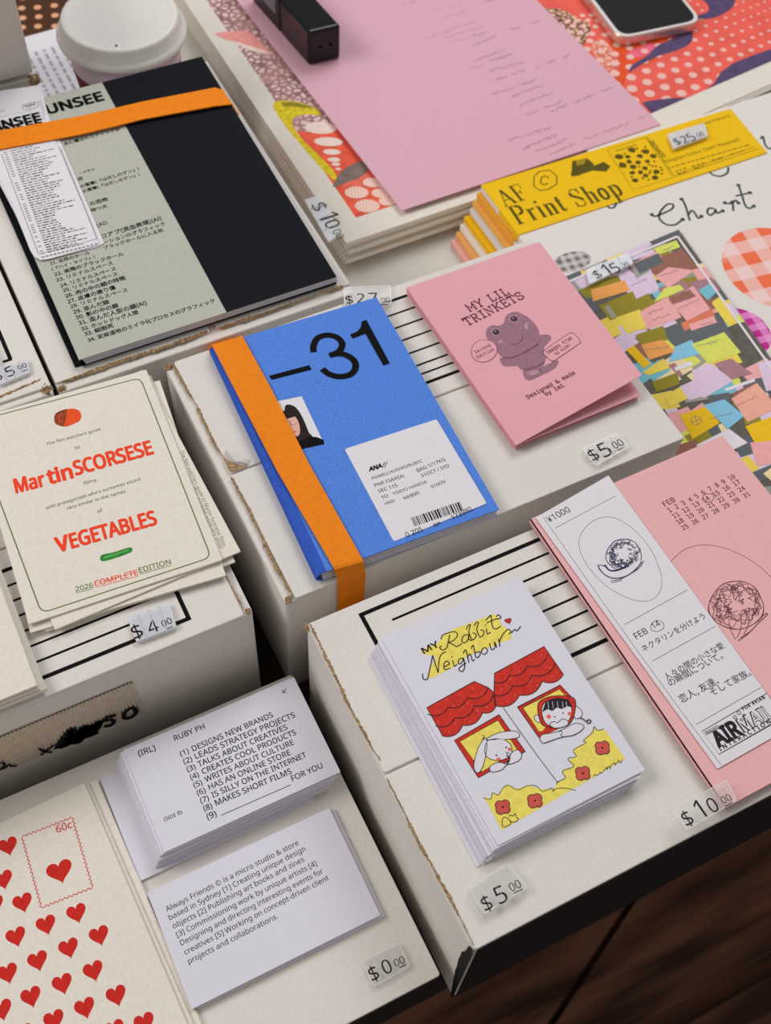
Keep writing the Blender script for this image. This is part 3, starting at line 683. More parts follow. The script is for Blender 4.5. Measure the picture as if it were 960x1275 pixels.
# film guide booklets
top = stack('film_guide_booklet', 'booklet', 'film guide booklets on the left carton', .0322, .3432, .0925, .1242, R(-3.7), ZT, .0012, 5, CREAM,
      'cream booklet titled in red with a tomato and a cucumber, on top of its stack', 'cream booklet, %s from the top of the stack under the film guide',
      lambda i, n: [(0, 0, 0), (.0045, -.0030, R(5.2)), (.0015, -.0052, R(-2.6)), (.0035, -.003, R(2.0)), (.0005, -.0048, R(-1.5))][i])
zm = ZT+.0012*4+.0012*.93; z8 = zc(0, 440, 2.8235)
k = Ink('cover_border', zm)
k.stroke(rounded([tuple(k.pt(p)) for p in z8(-104,243,493,86,742,717,146,913)], .0042, 6), .0006, GREEN, 0, closed=True, smooth=False, world=True)
ink_on(top, k)
k = Ink('title_lettering', zm)
for s_, e_ in (('Mar', (58,491,160,465)), ('tin', (174,459,257,437)), ('SCORSESE', (268,428,540,352))): zt(k, z8, s_, *e_, mt=SRED, bold=.042, hgt=.0106)
ink_on(top, k); k = Ink('title_lettering', zm)
for s_, e_ in (('V', (204,699,246,687)), ('EGETABLES', (254,685,553,600))): zt(k, z8, s_, *e_, mt=SRED, bold=.042, hgt=.0102)
ink_on(top, k)
k = Ink('small_lettering', zm); GI = mat('grey_green_ink', (104, 106, 90), .7)
for s_, e_ in (('The film watchers guide', (165,324,355,270)), ('to', (264,338,282,333)), ('films', (296,463,340,450)), ("with protagonists who's surnames sound", (162,549,494,446)),
               ('very similar to the names', (235,550,442,489)), ('of', (344,561,361,556))): zt(k, z8, s_, *e_, mt=GI, bold=.006)
ink_on(top, k); k = Ink('edition_lettering', zm)
zt(k, z8, '2026', 267, 838, 328, 822, GREEN, bold=.01); zt(k, z8, 'COMPLETE', 334, 819, 486, 778, SRED, bold=.01); zt(k, z8, 'EDITION', 491, 772, 602, 740, GREEN, bold=.01)
for a, b, mt in (((267,843), (328,827), GREEN), ((334,824), (486,783), SRED), ((491,777), (602,745), GREEN), ((334,809), (486,768), SRED)):
    k.stroke(z8(*a, *b), .0002, mt, 2)
ink_on(top, k)
k = Ink('tomato_picture', zm); TR1 = mat('tomato_red', (226, 82, 38), .7, .15, 400); TR2 = mat('tomato_dark', (142, 70, 38), .7, .4, 500)
k.poly(z8(191,235,193,215,212,202,240,197,236,228,228,256,210,254,196,248), TR2, 0, smooth=True); k.poly(z8(238,198,262,195,280,204,286,222,278,238,255,250,228,257,232,228), TR1, 1, smooth=True)
k.stroke(z8(215,215,208,230,220,240), .0004, TR1, 2); k.stroke(z8(205,222,212,245), .0003, TR1, 2)
ink_on(top, k)
k = Ink('cucumber_picture', zm); CG = mat('cucumber_green', (52, 132, 56), .7, .35, 500)
k.poly(z8(352,718,360,708,395,700,430,690,455,682,465,686,462,698,440,708,405,720,370,730,355,729), CG, 0, smooth=True)
k.stroke(z8(365,718,400,708,450,692), .0005, mat('cucumber_light', (112, 178, 100), .7), 1); ink_on(top, k)
# margin notes on the second booklet
o2 = [o for o in COL.objects if o.get('label', '').startswith('cream booklet, second')][0]
k = Ink('margin_note', ZT+.0012*3+.0012*.93)
k.text('The film watchers guide to Martin Scorsese films', z8(632, 345)[0], z8(784, 680)[0], GI, 0)
k.text('with protagonists who\'s surnames sound very similar', z8(622, 360)[0], z8(775, 690)[0], GI, 0)
ink_on(o2, k)
# cream booklets at the left edge
stack('cream_booklet', 'booklet', 'cream booklets at the left edge', -.0735, .3122, .0995, .120, R(0), ZT, .0022, 4, CREAM,
      'plain cream booklet at the left edge, on top of its stack', 'plain cream booklet at the left edge, %s from the top',
      lambda i, n: [(0, 0, 0), (.0012, -.0004, R(-.6)), (.0025, -.0012, R(.3)), (.0012, .0004, R(-.3))][i])

# heart prints on the low carton
zh = zc(0, 980, 3.84)
hx = P(105, 975, .045); hr = P(233, 1275, .045)
ha = math.atan2(hr.y-hx.y, hr.x-hx.x)+math.pi/2
dirv = Vector((math.sin(ha), -math.cos(ha))); perp = Vector((-math.cos(ha), -math.sin(ha)))
hc = Vector((hx.x, hx.y)) + dirv*.074 + perp*.0525
top = stack('heart_print', 'print', 'heart prints on the low carton', hc.x, hc.y, .105, .148, ha, .040, .0013, 4, CREAM,
      'cream print with red hearts and a postage stamp drawing, on top of its stack', 'cream print, %s from the top of the stack under the red hearts',
      lambda i, n: [(0, 0, 0), (.0022, -.0004, R(.3)), (.0052, .0006, R(-.2)), (.0060, -.0006, 0)][i])
zH = .040+.0013*3+.0013*.93
k = Ink('printed_hearts', zH)
for i, (x, y) in enumerate(((38,280), (14,440), (108,550), (76,713), (36,888), (8,1062), (220,656), (366,600), (180,828), (328,767), (474,707), (148,1000), (298,938), (446,876), (258,1112), (405,1053), (556,994), (546,1160), (690,1125), (-30,560), (-60,1000), (700, 1290), (110,1180), (380,1230))):
    k.heart(zh(x, y)[0], .0046, R(-4), RED, 0, aspect=1.12)
ink_on(top, k)
k = Ink('stamp_drawing', zH); STP = mat('stamp_red', (188, 64, 58), .7)
cs = zh(105,238, 345,145, 443,480, 198,577)
for i in range(4):
    a, b = k.pt(cs[i]), k.pt(cs[(i+1) % 4]); n = 22 if i % 2 == 0 else 34; d_ = (b-a); nr = Vector((-d_.y, d_.x)).normalized()
    k.stroke([a + d_*(j/n) + nr*(.00045 if j % 2 else -.00045) for j in range(n+1)], .0004, STP, 0, world=True, n=3)
zt(k, zh, '60c', 272, 219, 346, 193, STP, bold=.01, sy=1.0)
k.heart(zh(285, 400)[0], .0062, R(-4), RED, 0, aspect=1.0)
ink_on(top, k)
# grey-clear sleeve strip beside the heart prints
a = P(112, 968, .0415)
pts = [Vector((hx.x, hx.y)) - perp*.0075 + dirv*.0, Vector((hx.x, hx.y)) - perp*.0105, Vector((hx.x, hx.y)) - perp*.0105 + dirv*.150, Vector((hx.x, hx.y)) - perp*.0075 + dirv*.150]

# ------------------------------------------------------------------ blue zine
bc = Vector((.1626, .3239)); ba = R(-2.7); BW, BH = .0978, .1508; bz0, bz1 = ZT, .1045
t = thing('blue_zine', 'blue zine numbered -31 with a white baggage label and portrait on its cover', 'zine', (bc.x, bc.y, bz0))
ca, sa = math.cos(ba), math.sin(ba)
def bl(u, v): return (bc.x + u*ca - v*sa, bc.y + u*sa + v*ca)
prof = [(-BW/2+.006, bz1), (-BW/2+.003, bz1-.0002), (-BW/2+.0012, bz1-.0012), (-BW/2+.0002, bz1-.003), (-BW/2+.0003, bz1-.0046), (-BW/2+.0018, bz0+.0008), (-BW/2+.005, bz0+.0003)]
V, F, MI = [], [], []
front = [(BW/2, bz1-.0026), (BW/2-.03, bz1-.0008), (BW/2-.05, bz1)]
line_ = [(BW/2, bz1-.0004), (0, bz1)] + prof + [(0, bz0+.0002), (BW/2, bz0+.0002)]
inner = [(u + (0.0006 if u < -BW/2+.01 else 0), z_ - .0004 if z_ > .1008 else z_+.0003) for u, z_ in line_]
n = len(line_)
for v_ in (-BH/2, BH/2):
    for u, z_ in line_: V.append((*bl(u, v_), z_))
    for u, z_ in inner: V.append((*bl(u, v_), z_))
F = [(i, i+1, 2*n+i+1, 2*n+i) for i in range(n-1)] + [(n+i+1, n+i, 3*n+i, 3*n+i+1) for i in range(n-1)]
MI = [1 if 2 <= i <= 6 else 0 for i in range(n-1)]*2
F += [(i, n+i, n+i+1, i+1) for i in range(n-1)] + [(2*n+i+1, 3*n+i+1, 3*n+i, 2*n+i) for i in range(n-1)] + [(0, 2*n, 3*n, n), (n-1, 2*n-1, 4*n-1, 3*n-1)]
MI += [0]*(len(F)-len(MI))
link_mesh('cover', V, F, [BLUE, SPINE], t, mi=MI)
for i in range(4):
    zz = bz0+.0009+i*.0012
    prism('page', [bl(-BW/2+.004, -BH/2+.0006*i-.0002), bl(BW/2-.0012+.0004*i, -BH/2+.0006*i-.0002), bl(BW/2-.0012+.0004*i, BH/2-.001), bl(-BW/2+.004, BH/2-.001)], zz, zz+.0008, WHITE, t)
zq = zc(240, 280, 2.2857); zbz = bz1+.0001
k = Ink('number_lettering', zbz)
k.poly(zc(330, 385, 5.647)(28,468,310,393,328,425,45,497), LINE, 0)
z31 = zc(330, 385, 5.647)
k.stroke(z31(343,302,340,262,366,206,430,182,500,195,540,235,535,275,505,306,452,326), .00355, LINE, 0, cap=False)
k.stroke(z31(480,318,520,312,570,322,622,357,637,405,605,455,530,474,452,457,402,420), .00355, LINE, 0, cap=False)
k.poly(z31(680,85,712,75,876,378,832,394,705,170,615,205,598,178,650,155,674,125), LINE, 0); k.build(t)
k = Ink('portrait', zbz)
k.poly(zq(225,505,310,488,374,623,290,642), WHITE, 0)
k.poly(zq(262,518,284,514,302,530,318,560,330,590,338,605,300,640,268,580), mat('hair_dark', (40, 30, 30), .7), 1, smooth=True)
k.poly(zq(258,550,272,540,290,545,302,565,305,590,296,602,270,590), mat('portrait_skin', (206, 160, 148), .7), 2, smooth=True)
k.poly(zq(256,530,284,530,294,545,270,552,256,556), mat('hair_dark', (40, 30, 30), .7), 3)
k.stroke(zq(262,566,278,560,280,570,296,566), .0003, INKG, 3); k.stroke(zq(285,590,296,588), .0006, PC, 3)
k.poly(zq(296,636,305,615,335,602,355,605,372,612,374,624,300,640), LINE, 3); k.build(t)
k = Ink('baggage_label', zbz)
lq = [tuple(k.pt(p)) for p in zq(432,638,694,553,837,793,572,901)]; k.poly(rounded(lq, .0012), WHITE, 0, world=True)
k.text('ANA', zq(503,702)[0], zq(539,690)[0], LINE, 1, bold=.05, shear=.3); k.stroke(zq(540,690,546,676), .0006, INKG, 1); k.stroke(zq(546,690,553,674), .0005, INKG, 1)
for s_, e_ in (('POWELLHUGHES/RUBYC', (512,726,655,675)), ('PNR FSAXGN', (520,746,602,718)), ('BAG 1/17KG', (641,704,720,671)), ('SEC 115', (530,763,584,745)), ('31OCT / SYD', (652,719,731,689)),
               ('TO', (540,781,557,774)), ('TOKYO HANEDA', (572,770,668,734)), ('HND', (550,798,576,788)), ('NH890', (603,783,646,766)), ('01NOV', (681,750,722,733)),
               ('0 205', (609,889,656,871)), ('NH', (689,859,706,851)), ('173980', (741,839,796,812))): zt(k, zq, s_, *e_, bold=.006)
rnd = random.Random(2); x = 0
while x < 1:
    wv = rnd.choice((.012, .012, .022, .034)); a0 = (621+138*x, 834-46*x); a1 = (621+138*(min(1, x+wv)), 834-46*min(1, x+wv))
    k.poly(zq(a0[0], a0[1], a1[0], a1[1], a1[0]+11, a1[1]+24, a0[0]+11, a0[1]+24), LINE, 1); x += wv+rnd.choice((.012, .018, .026))
k.build(t)
# orange band round zine and carton
def band(label, tops, z, m, thick=.0008, downs=None, loc=None):
    """tops: [(left px, right px)...] along the flat run; downs: (end index, list of world offsets)"""
    t = thing('elastic_band', label, 'elastic band', loc)
    rows = [(P(*a, z), P(*b, z)) for a, b in tops]
    if downs: rows = [tuple(r) for r in downs[0]] + rows + [tuple(r) for r in downs[1]]
    V, F = [], []
    for (a, b) in rows: V += [tuple(a), tuple(b)]
    n = len(rows); F = [(2*i, 2*i+1, 2*i+3, 2*i+2) for i in range(n-1)]
    o = link_mesh('strap', V, F, m, t); md = o.modifiers.new('solid', 'SOLIDIFY'); md.thickness = thick; md.offset = 1 if False else 0
    return t
a, b = P(415, 706, .1056), P(451, 696, .1056); c_, d_ = P(264.5, 431, .1056), P(302.5, 420, .1056)
fy = my0-.0012
end = [(Vector((a.x, a.y-.0012, .1052)), Vector((b.x, b.y-.0012, .1052))), (Vector((a.x+.0004, fy+.0006, .0985)), Vector((b.x+.0004, fy+.0006, .0985))),
       (Vector((a.x+.0004, fy, .096)), Vector((b.x+.0004, fy, .096))), (Vector((a.x, fy, .002)), Vector((b.x, fy, .002)))]
sta = [(Vector((c_.x, my1+.0012, .002)), Vector((d_.x, my1+.0012, .002))), (Vector((c_.x, my1+.0012, .0965)), Vector((d_.x, my1+.0012, .0965))), (Vector((c_.x, c_.y+.001, .1052)), Vector((d_.x, d_.y+.001, .1052)))]
band('orange elastic band lengthwise round the blue zine and its carton', [((264.5, 431), (302.5, 420)), ((298, 496), (338, 485)), ((349, 590), (373, 551)) if False else ((346, 588), (385, 578)), ((415, 706), (451, 696))], .1056, ORANGE, downs=(sta, end), loc=(.127, .325, .1))

# ------------------------------------------------------------------ pink frog zine
TLc, BLc, TRc, BRc = P(506, 358, .1035), P(642.3, 554.5, .1030), P(671.5, 301, .1040), P(799.5, 467, .1095)
t = thing('frog_zine', 'pink folded zine with a grey frog figure on its half open cover', 'zine', (.277, .337, ZT))
def cover_z(x, y):
    # inverse bilinear by a few Newton steps
    u, v = .5, .5
    for _ in range(8):
        q = (BLc*(1-u)+BRc*u)*(1-v) + (TLc*(1-u)+TRc*u)*v; du = (BRc-BLc)*(1-v)+(TRc-TLc)*v; dv = (TLc-BLc)*(1-u)+(TRc-BRc)*u
        ex, ey = x-q.x, y-q.y; det = du.x*dv.y-du.y*dv.x; u += (ex*dv.y-ey*dv.x)/det; v += (du.x*ey-du.y*ex)/det
    q = (BLc*(1-u)+BRc*u)*(1-v) + (TLc*(1-u)+TRc*u)*v; return q.z
def leaf(name, bl_, br_, tr_, tl_, m, thick=.0004):
    V, F = [], []; n = 12
    for j in range(n+1):
        for i in range(n+1):
            u, v = i/n, j/n; V.append(tuple((bl_*(1-u)+br_*u)*(1-v) + (tl_*(1-u)+tr_*u)*v))
    F = [(j*(n+1)+i, j*(n+1)+i+1, (j+1)*(n+1)+i+1, (j+1)*(n+1)+i) for j in range(n) for i in range(n)]
    o = link_mesh(name, V, F, m, t); md = o.modifiers.new('solid', 'SOLIDIFY'); md.thickness = thick; md.offset = -1; return o
leaf('cover', BLc, BRc, TRc, TLc, PINKZINE)
def Z(v, z, dx=0, dy=0): return Vector((v.x+dx, v.y+dy, z))
I_br = P(798, 492, .1012); I_tr = Vector((.3195, .3962, .1012))
leaf('page', Z(BLc, .1022, 0, .0003), I_br, I_tr, Z(TLc, .1024), PINKZINE)
leaf('page', Z(BLc, .1010, 0, .0008), Vector((I_br.x-.001, I_br.y+.001, .0996)), Z(I_tr, .0996), Z(TLc, .1010), PINKZINE)
leaf('back_cover', Z(BLc, .0990, 0, .0008), Vector((I_br.x-.0005, I_br.y+.0004, .0980)), Z(I_tr, .0980), Z(TLc, .0990), PINKZINE)
z6 = zc(500, 280, 2.087); zf_ = zc(580, 370, 6.4); BROWNI = mat('brown_ink', (92, 48, 56), .7)
k = Ink('title_lettering', cover_z)
k.glyphs('MY LIL', SLAB, z6(177, 226)[0], z6(281, 179)[0], BROWNI, .0054, .15); k.glyphs('TRINKETS', SLAB, z6(171, 263)[0], z6(321, 189)[0], BROWNI, .0054, .15)
k.text('Second', zf_(80, 452)[0], zf_(200, 392)[0], BROWNI, 4, 'mono', bold=.015); k.text('Edition', zf_(96, 492)[0], zf_(228, 425)[0], BROWNI, 4, 'mono', bold=.015)
k.text('images true', zf_(655, 457)[0], zf_(850, 335)[0], BROWNI, 4, 'mono', bold=.015, sy=1.3); k.text('to size!', zf_(722, 466)[0], zf_(834, 388)[0], BROWNI, 4, 'mono', bold=.015, sy=1.2)
k.text('Designed & made', zf_(497, 812)[0], zf_(876, 612)[0], BROWNI, 1, 'mono', bold=.018); k.text('by Imi', zf_(642, 788)[0], zf_(786, 712)[0], BROWNI, 1, 'mono', bold=.018)
k.poly(zf_(44,430,62,378,110,346,160,342,215,358,246,400,244,450,205,495,150,518,100,512,58,482), PINKZINE, 3, smooth=True)
k.stroke(zf_(44,430,62,378,110,346,160,342,215,358,246,400,244,450,205,495,150,518,100,512,58,482), .0003, BROWNI, 4, closed=True)
bub = zf_(618,440,630,422,815,295,840,288,862,292,908,345,910,365,895,378,710,504,688,508,670,500,622,456)
k.poly(bub, PINKZINE, 3); k.stroke(bub, .0003, BROWNI, 4, closed=True, n=3)
k.build(t)
FR = mat('frog_grey', (152, 112, 126), .8, .32, 1300); FR2 = mat('frog_shade_print', (116, 82, 96), .8, .3, 1300); FR3 = mat('frog_pale', (176, 134, 146), .8, .2, 900)
k = Ink('frog_picture', cover_z)
k.poly(zf_(455,600,480,572,590,560,720,505,735,530,700,575,600,625,520,662,480,655,462,630), FR, 0, smooth=True)
k.poly(zf_(270,490,300,480,420,480,430,540,330,552,290,540), FR, 0, smooth=True); k.poly(zf_(560,330,600,300,660,302,682,330,650,370,600,420,560,400), FR, 0, smooth=True)
k.poly(zf_(405,520,420,470,500,410,600,390,640,460,620,540,560,570,470,585,425,565), FR, 1, smooth=True)
k.poly(zf_(160,295,170,250,210,225,260,228,300,210,315,160,350,128,410,118,455,140,500,165,550,215,585,280,580,350,545,390,490,420,420,455,360,482,300,480,260,450,235,390,175,335), FR, 2, smooth=True)
k.stroke(zf_(300,480,360,484,430,460,520,412,575,375), .0009, FR2, 2); k.stroke(zf_(470,580,560,555,620,525), .0008, FR2, 2); k.stroke(zf_(590,570,600,600), .0006, FR2, 2)
k.stroke(zf_(360,372,395,378,430,360,452,330,455,308), .0006, FR2, 3)
for c_, r_ in (((240,280), 1), ((383,175), 1)):
    k.dot(zf_(*c_)[0], .0028, FR3, 3); k.dot(zf_(*c_)[0], .0021, mat('frog_eye', (70, 52, 62), .6), 4); k.dot(zf_(c_[0]-8, c_[1]-6)[0], .0005, FR3, 5)
k.poly(zf_(255,350,290,340,300,362,265,372), FR3, 3, smooth=True); k.poly(zf_(465,225,485,200,500,240,480,258), FR3, 3, smooth=True)
k.poly(zf_(490,600,560,585,590,600,520,625), FR3, 1, smooth=True)
k.build(t)

# ------------------------------------------------------------------ pink calendar zine, its paper strip, purple zine beneath
prism_cal = rect(.2795, .1555, .1175, .1625, R(.8))
tag(prism('purple_zine', rect(.2885, .163, .085, .149, R(2.2)), ZT, ZT+.0014, mat('purple_paper', (98, 62, 170), .75, .05, 600)), 'purple zine peeking out from under the pink calendar zine', 'zine')
t = thing('calendar_zine', 'salmon pink zine with a February calendar and a melon drawing', 'zine', (.2795, .1555, ZT+.0015))
prism('back_cover', prism_cal, ZT+.0015, ZT+.0021, PINKCAL, t)
prism('page', rect(.2795, .1560, .1165, .1615, R(1.0)), ZT+.0024, ZT+.0030, PINKCAL, t)
prism('page', rect(.2798, .1553, .1160, .1617, R(.6)), ZT+.0033, ZT+.0039, PINKCAL, t)
prism('cover', prism_cal, ZT+.0043, ZT+.0049, PINKCAL, t)
prism('spine', [prism_cal[0], (prism_cal[0][0]+.0007, prism_cal[0][1]), (prism_cal[3][0]+.0007, prism_cal[3][1]), prism_cal[3]], ZT+.0015, ZT+.0049, PINKCAL, t)
zv = ZT+.0049; zk = zc(820, 560, 4.907)
k = Ink('calendar_lettering', zv)
k.text('FEB', zk(41, 349)[0], zk(106, 315)[0], BROWNI, 0, 'mono', bold=.01)
rowsC = [[str(i) for i in range(1, 11)], [str(i) for i in range(11, 18)], [str(i) for i in range(18, 25)], [str(i) for i in range(25, 32)]]
posC = [((70,385), (478,168)), ((98,420), (506,203)), ((124,456), (536,240)), ((152,492), (566,277))]
for row, (a, b) in zip(rowsC, posC):
    n = len(row); L = b[0]-a[0]; wl = 34
    for i, s_ in enumerate(row):
        if n == 10: w_ = 17 if len(s_) == 1 else 36; x = a[0] + [0, 42, 82, 124, 163, 205, 246, 288, 328, 370][i]
        else: w_ = 37; x = a[0] + (L-w_)*i/(n-1)
        f_ = (x-a[0])/L; y = a[1]+(b[1]-a[1])*f_; sl = (b[1]-a[1])/L
        k.text(s_, zk(x, y)[0], zk(x+w_*.92, y+w_*.92*sl)[0], BROWNI, 0, 'mono', bold=.01)
k.stroke(zk(268,300,276,278,305,268,332,275,337,292,328,312,300,322,276,316), .00025, BROWNI, 1, closed=True)
k.build(t)
def melon(k, f, c, r, ink, wd, seed, ax=1.0, wedge=True, n=16):
    rnd = random.Random(seed); cx_, cy_ = c
    ol = [v for i in range(18) for v in (cx_+r*1.0*math.cos(2*math.pi*i/18)*(1.03+.05*math.sin(i)), cy_+r*.92*math.sin(2*math.pi*i/18))]
    k.stroke(f(*ol), wd*1.5, ink, 1, closed=True, n=3)
    k.stroke(f(*[v+rnd.uniform(-1, 1)*r*.03 for v in ol]), wd, ink, 1, closed=True, n=3)
    for j in range(n):
        a0 = rnd.uniform(0, 6.28); rad = r*(.25+.65*rnd.random()); pts = []
        if j < n*.6: a0 = rnd.uniform(0, 6.28); rad = r*rnd.uniform(.68, .92)
        for i in range(12):
            a_ = a0+i*.16; rr2 = rad+r*.14*rnd.uniform(-1, 1); pts += [cx_+rr2*math.cos(a_), cy_+rr2*.9*math.sin(a_)]
        k.stroke(f(*pts), wd*rnd.choice((.7, 1, 1.4)), ink, 1, n=3)
    for j in range(int(n*.8)):
        a0 = rnd.uniform(0, 6.28); q0 = r*rnd.uniform(.3, .85); px_, py_ = cx_+q0*math.cos(a0), cy_+q0*.9*math.sin(a0); pts = []
        for i in range(7): pts += [px_+rnd.uniform(-.13, .13)*r, py_+rnd.uniform(-.13, .13)*r]
        k.stroke(f(*pts), wd*.9, ink, 1, n=3)
k = Ink('melon_drawing', zv)
k.stroke(zk(70,690,95,662,150,615,220,588,300,582,400,600,500,640,600,700,687,780,760,880,790,1000,780,1120,740,1220), .00025, BROWNI, 0)
melon(k, zk, (475, 950), 160, BROWNI, .00022, 5, n=26)
k.stroke(zk(485,1168,540,1130,600,1070,640,1030,665,1008,660,1000,630,1020), .0004, BROWNI, 1); k.stroke(zk(500,1150,560,1110), .0003, BROWNI, 1)
k.stroke(zk(430,1050,440,1100,470,1160), .0003, BROWNI, 1); k.stroke(zk(500,1010,505,1080,480,1150), .0003, BROWNI, 1); k.stroke(zk(540,1000,550,1060,520,1130), .0003, BROWNI, 1)
k.build(t)
z7 = zc(640, 540, 2.453); zs0 = ZT+.0053; zs = zs0+.0004
t = thing('paper_strip', 'white paper strip with melon drawing, Japanese text and air mail stamp over the pink zine', 'paper strip', (.247, .163, zs0))
sq = [P(667, 644.5, zs), P(757.4, 592, zs), P(985, 905, zs), P(893.6, 957, zs)]; sq = [(v.x, v.y) for v in sq]
prism('slip', sq[::-1], zs0, zs, WHITE, t)
sd = Vector((sq[3][0]-sq[0][0], sq[3][1]-sq[0][1]))*.02
k = Ink('drawing', zs)
k.stroke(z7(90,256,360,640,632,1012), .00018, INK, 0); k.stroke(z7(127,288,310,190), .0002, INK, 0)
k.stroke(z7(198,338,215,290,258,259,310,258,365,292,415,350,446,418,450,470,425,505,380,511,325,492,270,455,222,400), .00018, INK, 0, closed=True)
NAVY = mat('navy_ink', (50, 48, 78), .7)
melon(k, z7, (335, 370), 52, NAVY, .00024, 9, n=22)
k.poly(z7(256,402,268,404,300,420,340,412,362,398,385,385,380,405,350,430,310,442,280,432), WHITE, 2, smooth=True)
k.stroke(z7(256,402,264,418,285,436,312,442,345,434,372,414,390,392), .0005, NAVY, 3); k.stroke(z7(256,402,275,404,296,420,325,416,350,400,362,380), .0004, NAVY, 3)
k.stroke(z7(278,402,292,418,318,416,345,404), .0008, NAVY, 3); k.stroke(z7(300,450,330,442,380,412,396,388), .0003, NAVY, 3); k.stroke(z7(298,448,300,455,330,448), .0002, NAVY, 3)
for yy in ((338,583,530,477), (422,695,615,588), (557,888,756,774)): k.stroke(z7(*yy), .0002, INK, 0)
k.stroke(z7(418,594,422,578,440,570,456,580,456,594,440,604,424,602), .00025, INK, 0, closed=True); k.build(t)
k = Ink('price_lettering', zs); zt(k, z7, '¥1000', 108, 272, 174, 237); k.build(t)
k = Ink('japanese_lettering', zs)
for s_, e_ in (('FEB', (375,628,411,608)), ('14', (428,596,449,584)), ('ネクタリンを分けよう', (397,666,586,562)), ('人々の間の小さな愛', (466,753,644,652)),
               ('の瞬間について。', (478,772,640,684)), ('恋人, 友達、', (512,822,628,760)), ('そして家族。', (606,800,726,736))): zt(k, z7, s_, *e_)
k.build(t)
k = Ink('air_mail_stamp', zs); zA = zc(820, 840, 5.793)
k.stroke(zA(315,408,780,135,900,310,435,575), .00035, INK, 0, closed=True, smooth=False)
k.text('AIR', zA(436, 522)[0], zA(606, 428)[0], INK, 1, bold=.05, sy=1.25); 
k.text('MAIL', zA(618, 416)[0], zA(838, 300)[0], INK, 1, bold=.035, sy=1.2); k.text('MAIL', zA(622, 412)[0], zA(836, 300)[0], WHITE, 2, bold=-.005, sy=1.17)
k.text('INTERACTION', zA(446, 551)[0], zA(812, 348)[0], INK, 1, bold=.03, space=1.5, hgt=.0024); k.text('FOR AVIAN', zA(612, 258)[0], zA(770, 172)[0], INK, 1, bold=.04, space=1.3, hgt=.0020)
k.stroke(zA(338,425,432,375), .0016, INKG, 1, cap=False)
k.text('CYPRESS', zA(340, 428)[0], zA(430, 380)[0], WHITE, 2, bold=.01)
for x, y, r_ in ((550,307,11), (580,275,13), (617,297,12), (600,325,9), (590,365,9)):
    k.stroke(zA(*[v for i in range(10) for v in (x+r_*math.cos(i*.628), y+r_*math.sin(i*.628))]), .0003, INK, 1, closed=True, n=2)
k.build(t)

# ------------------------------------------------------------------ grey and black book with receipt slip and band
ubx, uby, ubw, ubh, uba = .1288, .5262, .1490, .2100, R(-.9)
GREY = mat('grey_green_cover', (168, 169, 158), .7, .06, 500); BLK = mat('black_cover', (20, 22, 27), .6, .1, 400, spec=.06)
z0 = ZT
tag(prism('art_book', rect(ubx-.0034, uby+.0004, ubw, ubh-.003, R(-.6)), z0, z0+.0012, BLK), 'black covered copy lying beneath the grey and black book', 'book', 'grey and black books')
t = thing('art_book', 'grey and black book of listed titles held by an orange band', 'book', (ubx, uby, z0+.0013), 'grey and black books')
prism('back_cover', rect(ubx, uby, ubw, ubh, uba), z0+.0013, z0+.0018, BLK, t)
for i in range(4):
    zz = z0+.0020+i*.0010
    prism('page', rect(ubx+.0006*(2-i)*.4+.0010, uby+.0003*i, ubw-.0018, ubh-.0008, uba+R(.3-.1*i)), zz, zz+.0008, COOL, t)
cz0, cz1 = z0+.0062, z0+.0068
rc = rect(ubx, uby, ubw, ubh, uba)
k = Ink('cover', cz1)
prism('cover', rc, cz0, cz1, GREY, t)
prism('spine', [rc[0], (rc[0][0]+.0008, rc[0][1]), (rc[3][0]+.0008, rc[3][1]), rc[3]], z0+.0013, cz1-.0001, BLK, t)
k = Ink('black_panel', cz1); f0, f1 = .557, .552
k.poly([tuple(Vector(rc[0]).lerp(Vector(rc[1]), f0)), tuple(Vector(rc[0]).lerp(Vector(rc[1]), .9995)), tuple(Vector(rc[3]).lerp(Vector(rc[2]), .9995)), tuple(Vector(rc[3]).lerp(Vector(rc[2]), f1))], BLK, 0, world=True); k.build(t)
k = Ink('title_lettering', cz1); k.text('UNSEE', (60.5, 142)[0:2], (129.5, 124.5), LINE, 0, bold=.045); k.build(t)
k = Ink('list_lettering', cz1)
for s_, a, b in (('含む魔法のスティックお', (80,181), (150,162)), ('ードキル', (99,217.5), (118.5,211.5)), ('症', (98,225), (104,223)), ('の衝撃(『はだしのゲン』)', (101,234), (173.5,211.5)), ('の衝撃(『はだしのゲン』)', (104,240), (174,218.5)),
                 ('の恐怖', (113,256), (135,249.5)), ('待つ犬', (114,264), (134,258)), ('(AI)', (122,283), (134,278.5)), ('ロアプ(流血表現)(AI)', (127,297), (201.5,273.5)), ('ーションのグラフィック', (130,304), (206,280)), ('ブラックホールに入る死', (130,311), (204,288)),
                 ('21. 自然のホール', (63,330), (112,316)), ('(『ハイ・ライフ』)', (65.5,337), (118,321)), ('22. 実際のブラックホール', (68.5,344), (154.5,317.5)), ('23. リミナルスペース', (71,351), (141,329)), ('24. リミナルスペース', (76,358), (145,336)), ('25. リミナルスペース', (79,364), (147,342.5)),
                 ('26. 肉の中の顔の特徴', (82,371), (157,347.5)), ('27. 皮膚の擦り傷', (85,378), (144.5,359.5)), ('28. リミナルスペース', (88.5,384), (159.5,362.5)), ('29. 歪んだ顔', (92,391), (136.5,377.5)), ('30. 影の中の顔', (95,398), (148,382)),
                 ('31. 歪んだ人型の顔(AI)', (98.5,405), (183,379)), ('32. ホットドッグ人間', (102,412), (172.5,390.5)), ('33. 細胞死', (106,418.5), (142,407)), ('34. 泥炭湿地のミイラ化プロセスのグラフィック', (110,426), (268,376))):
    k.text(s_, a, b, LINE, 0, bold=.010)
k.build(t)
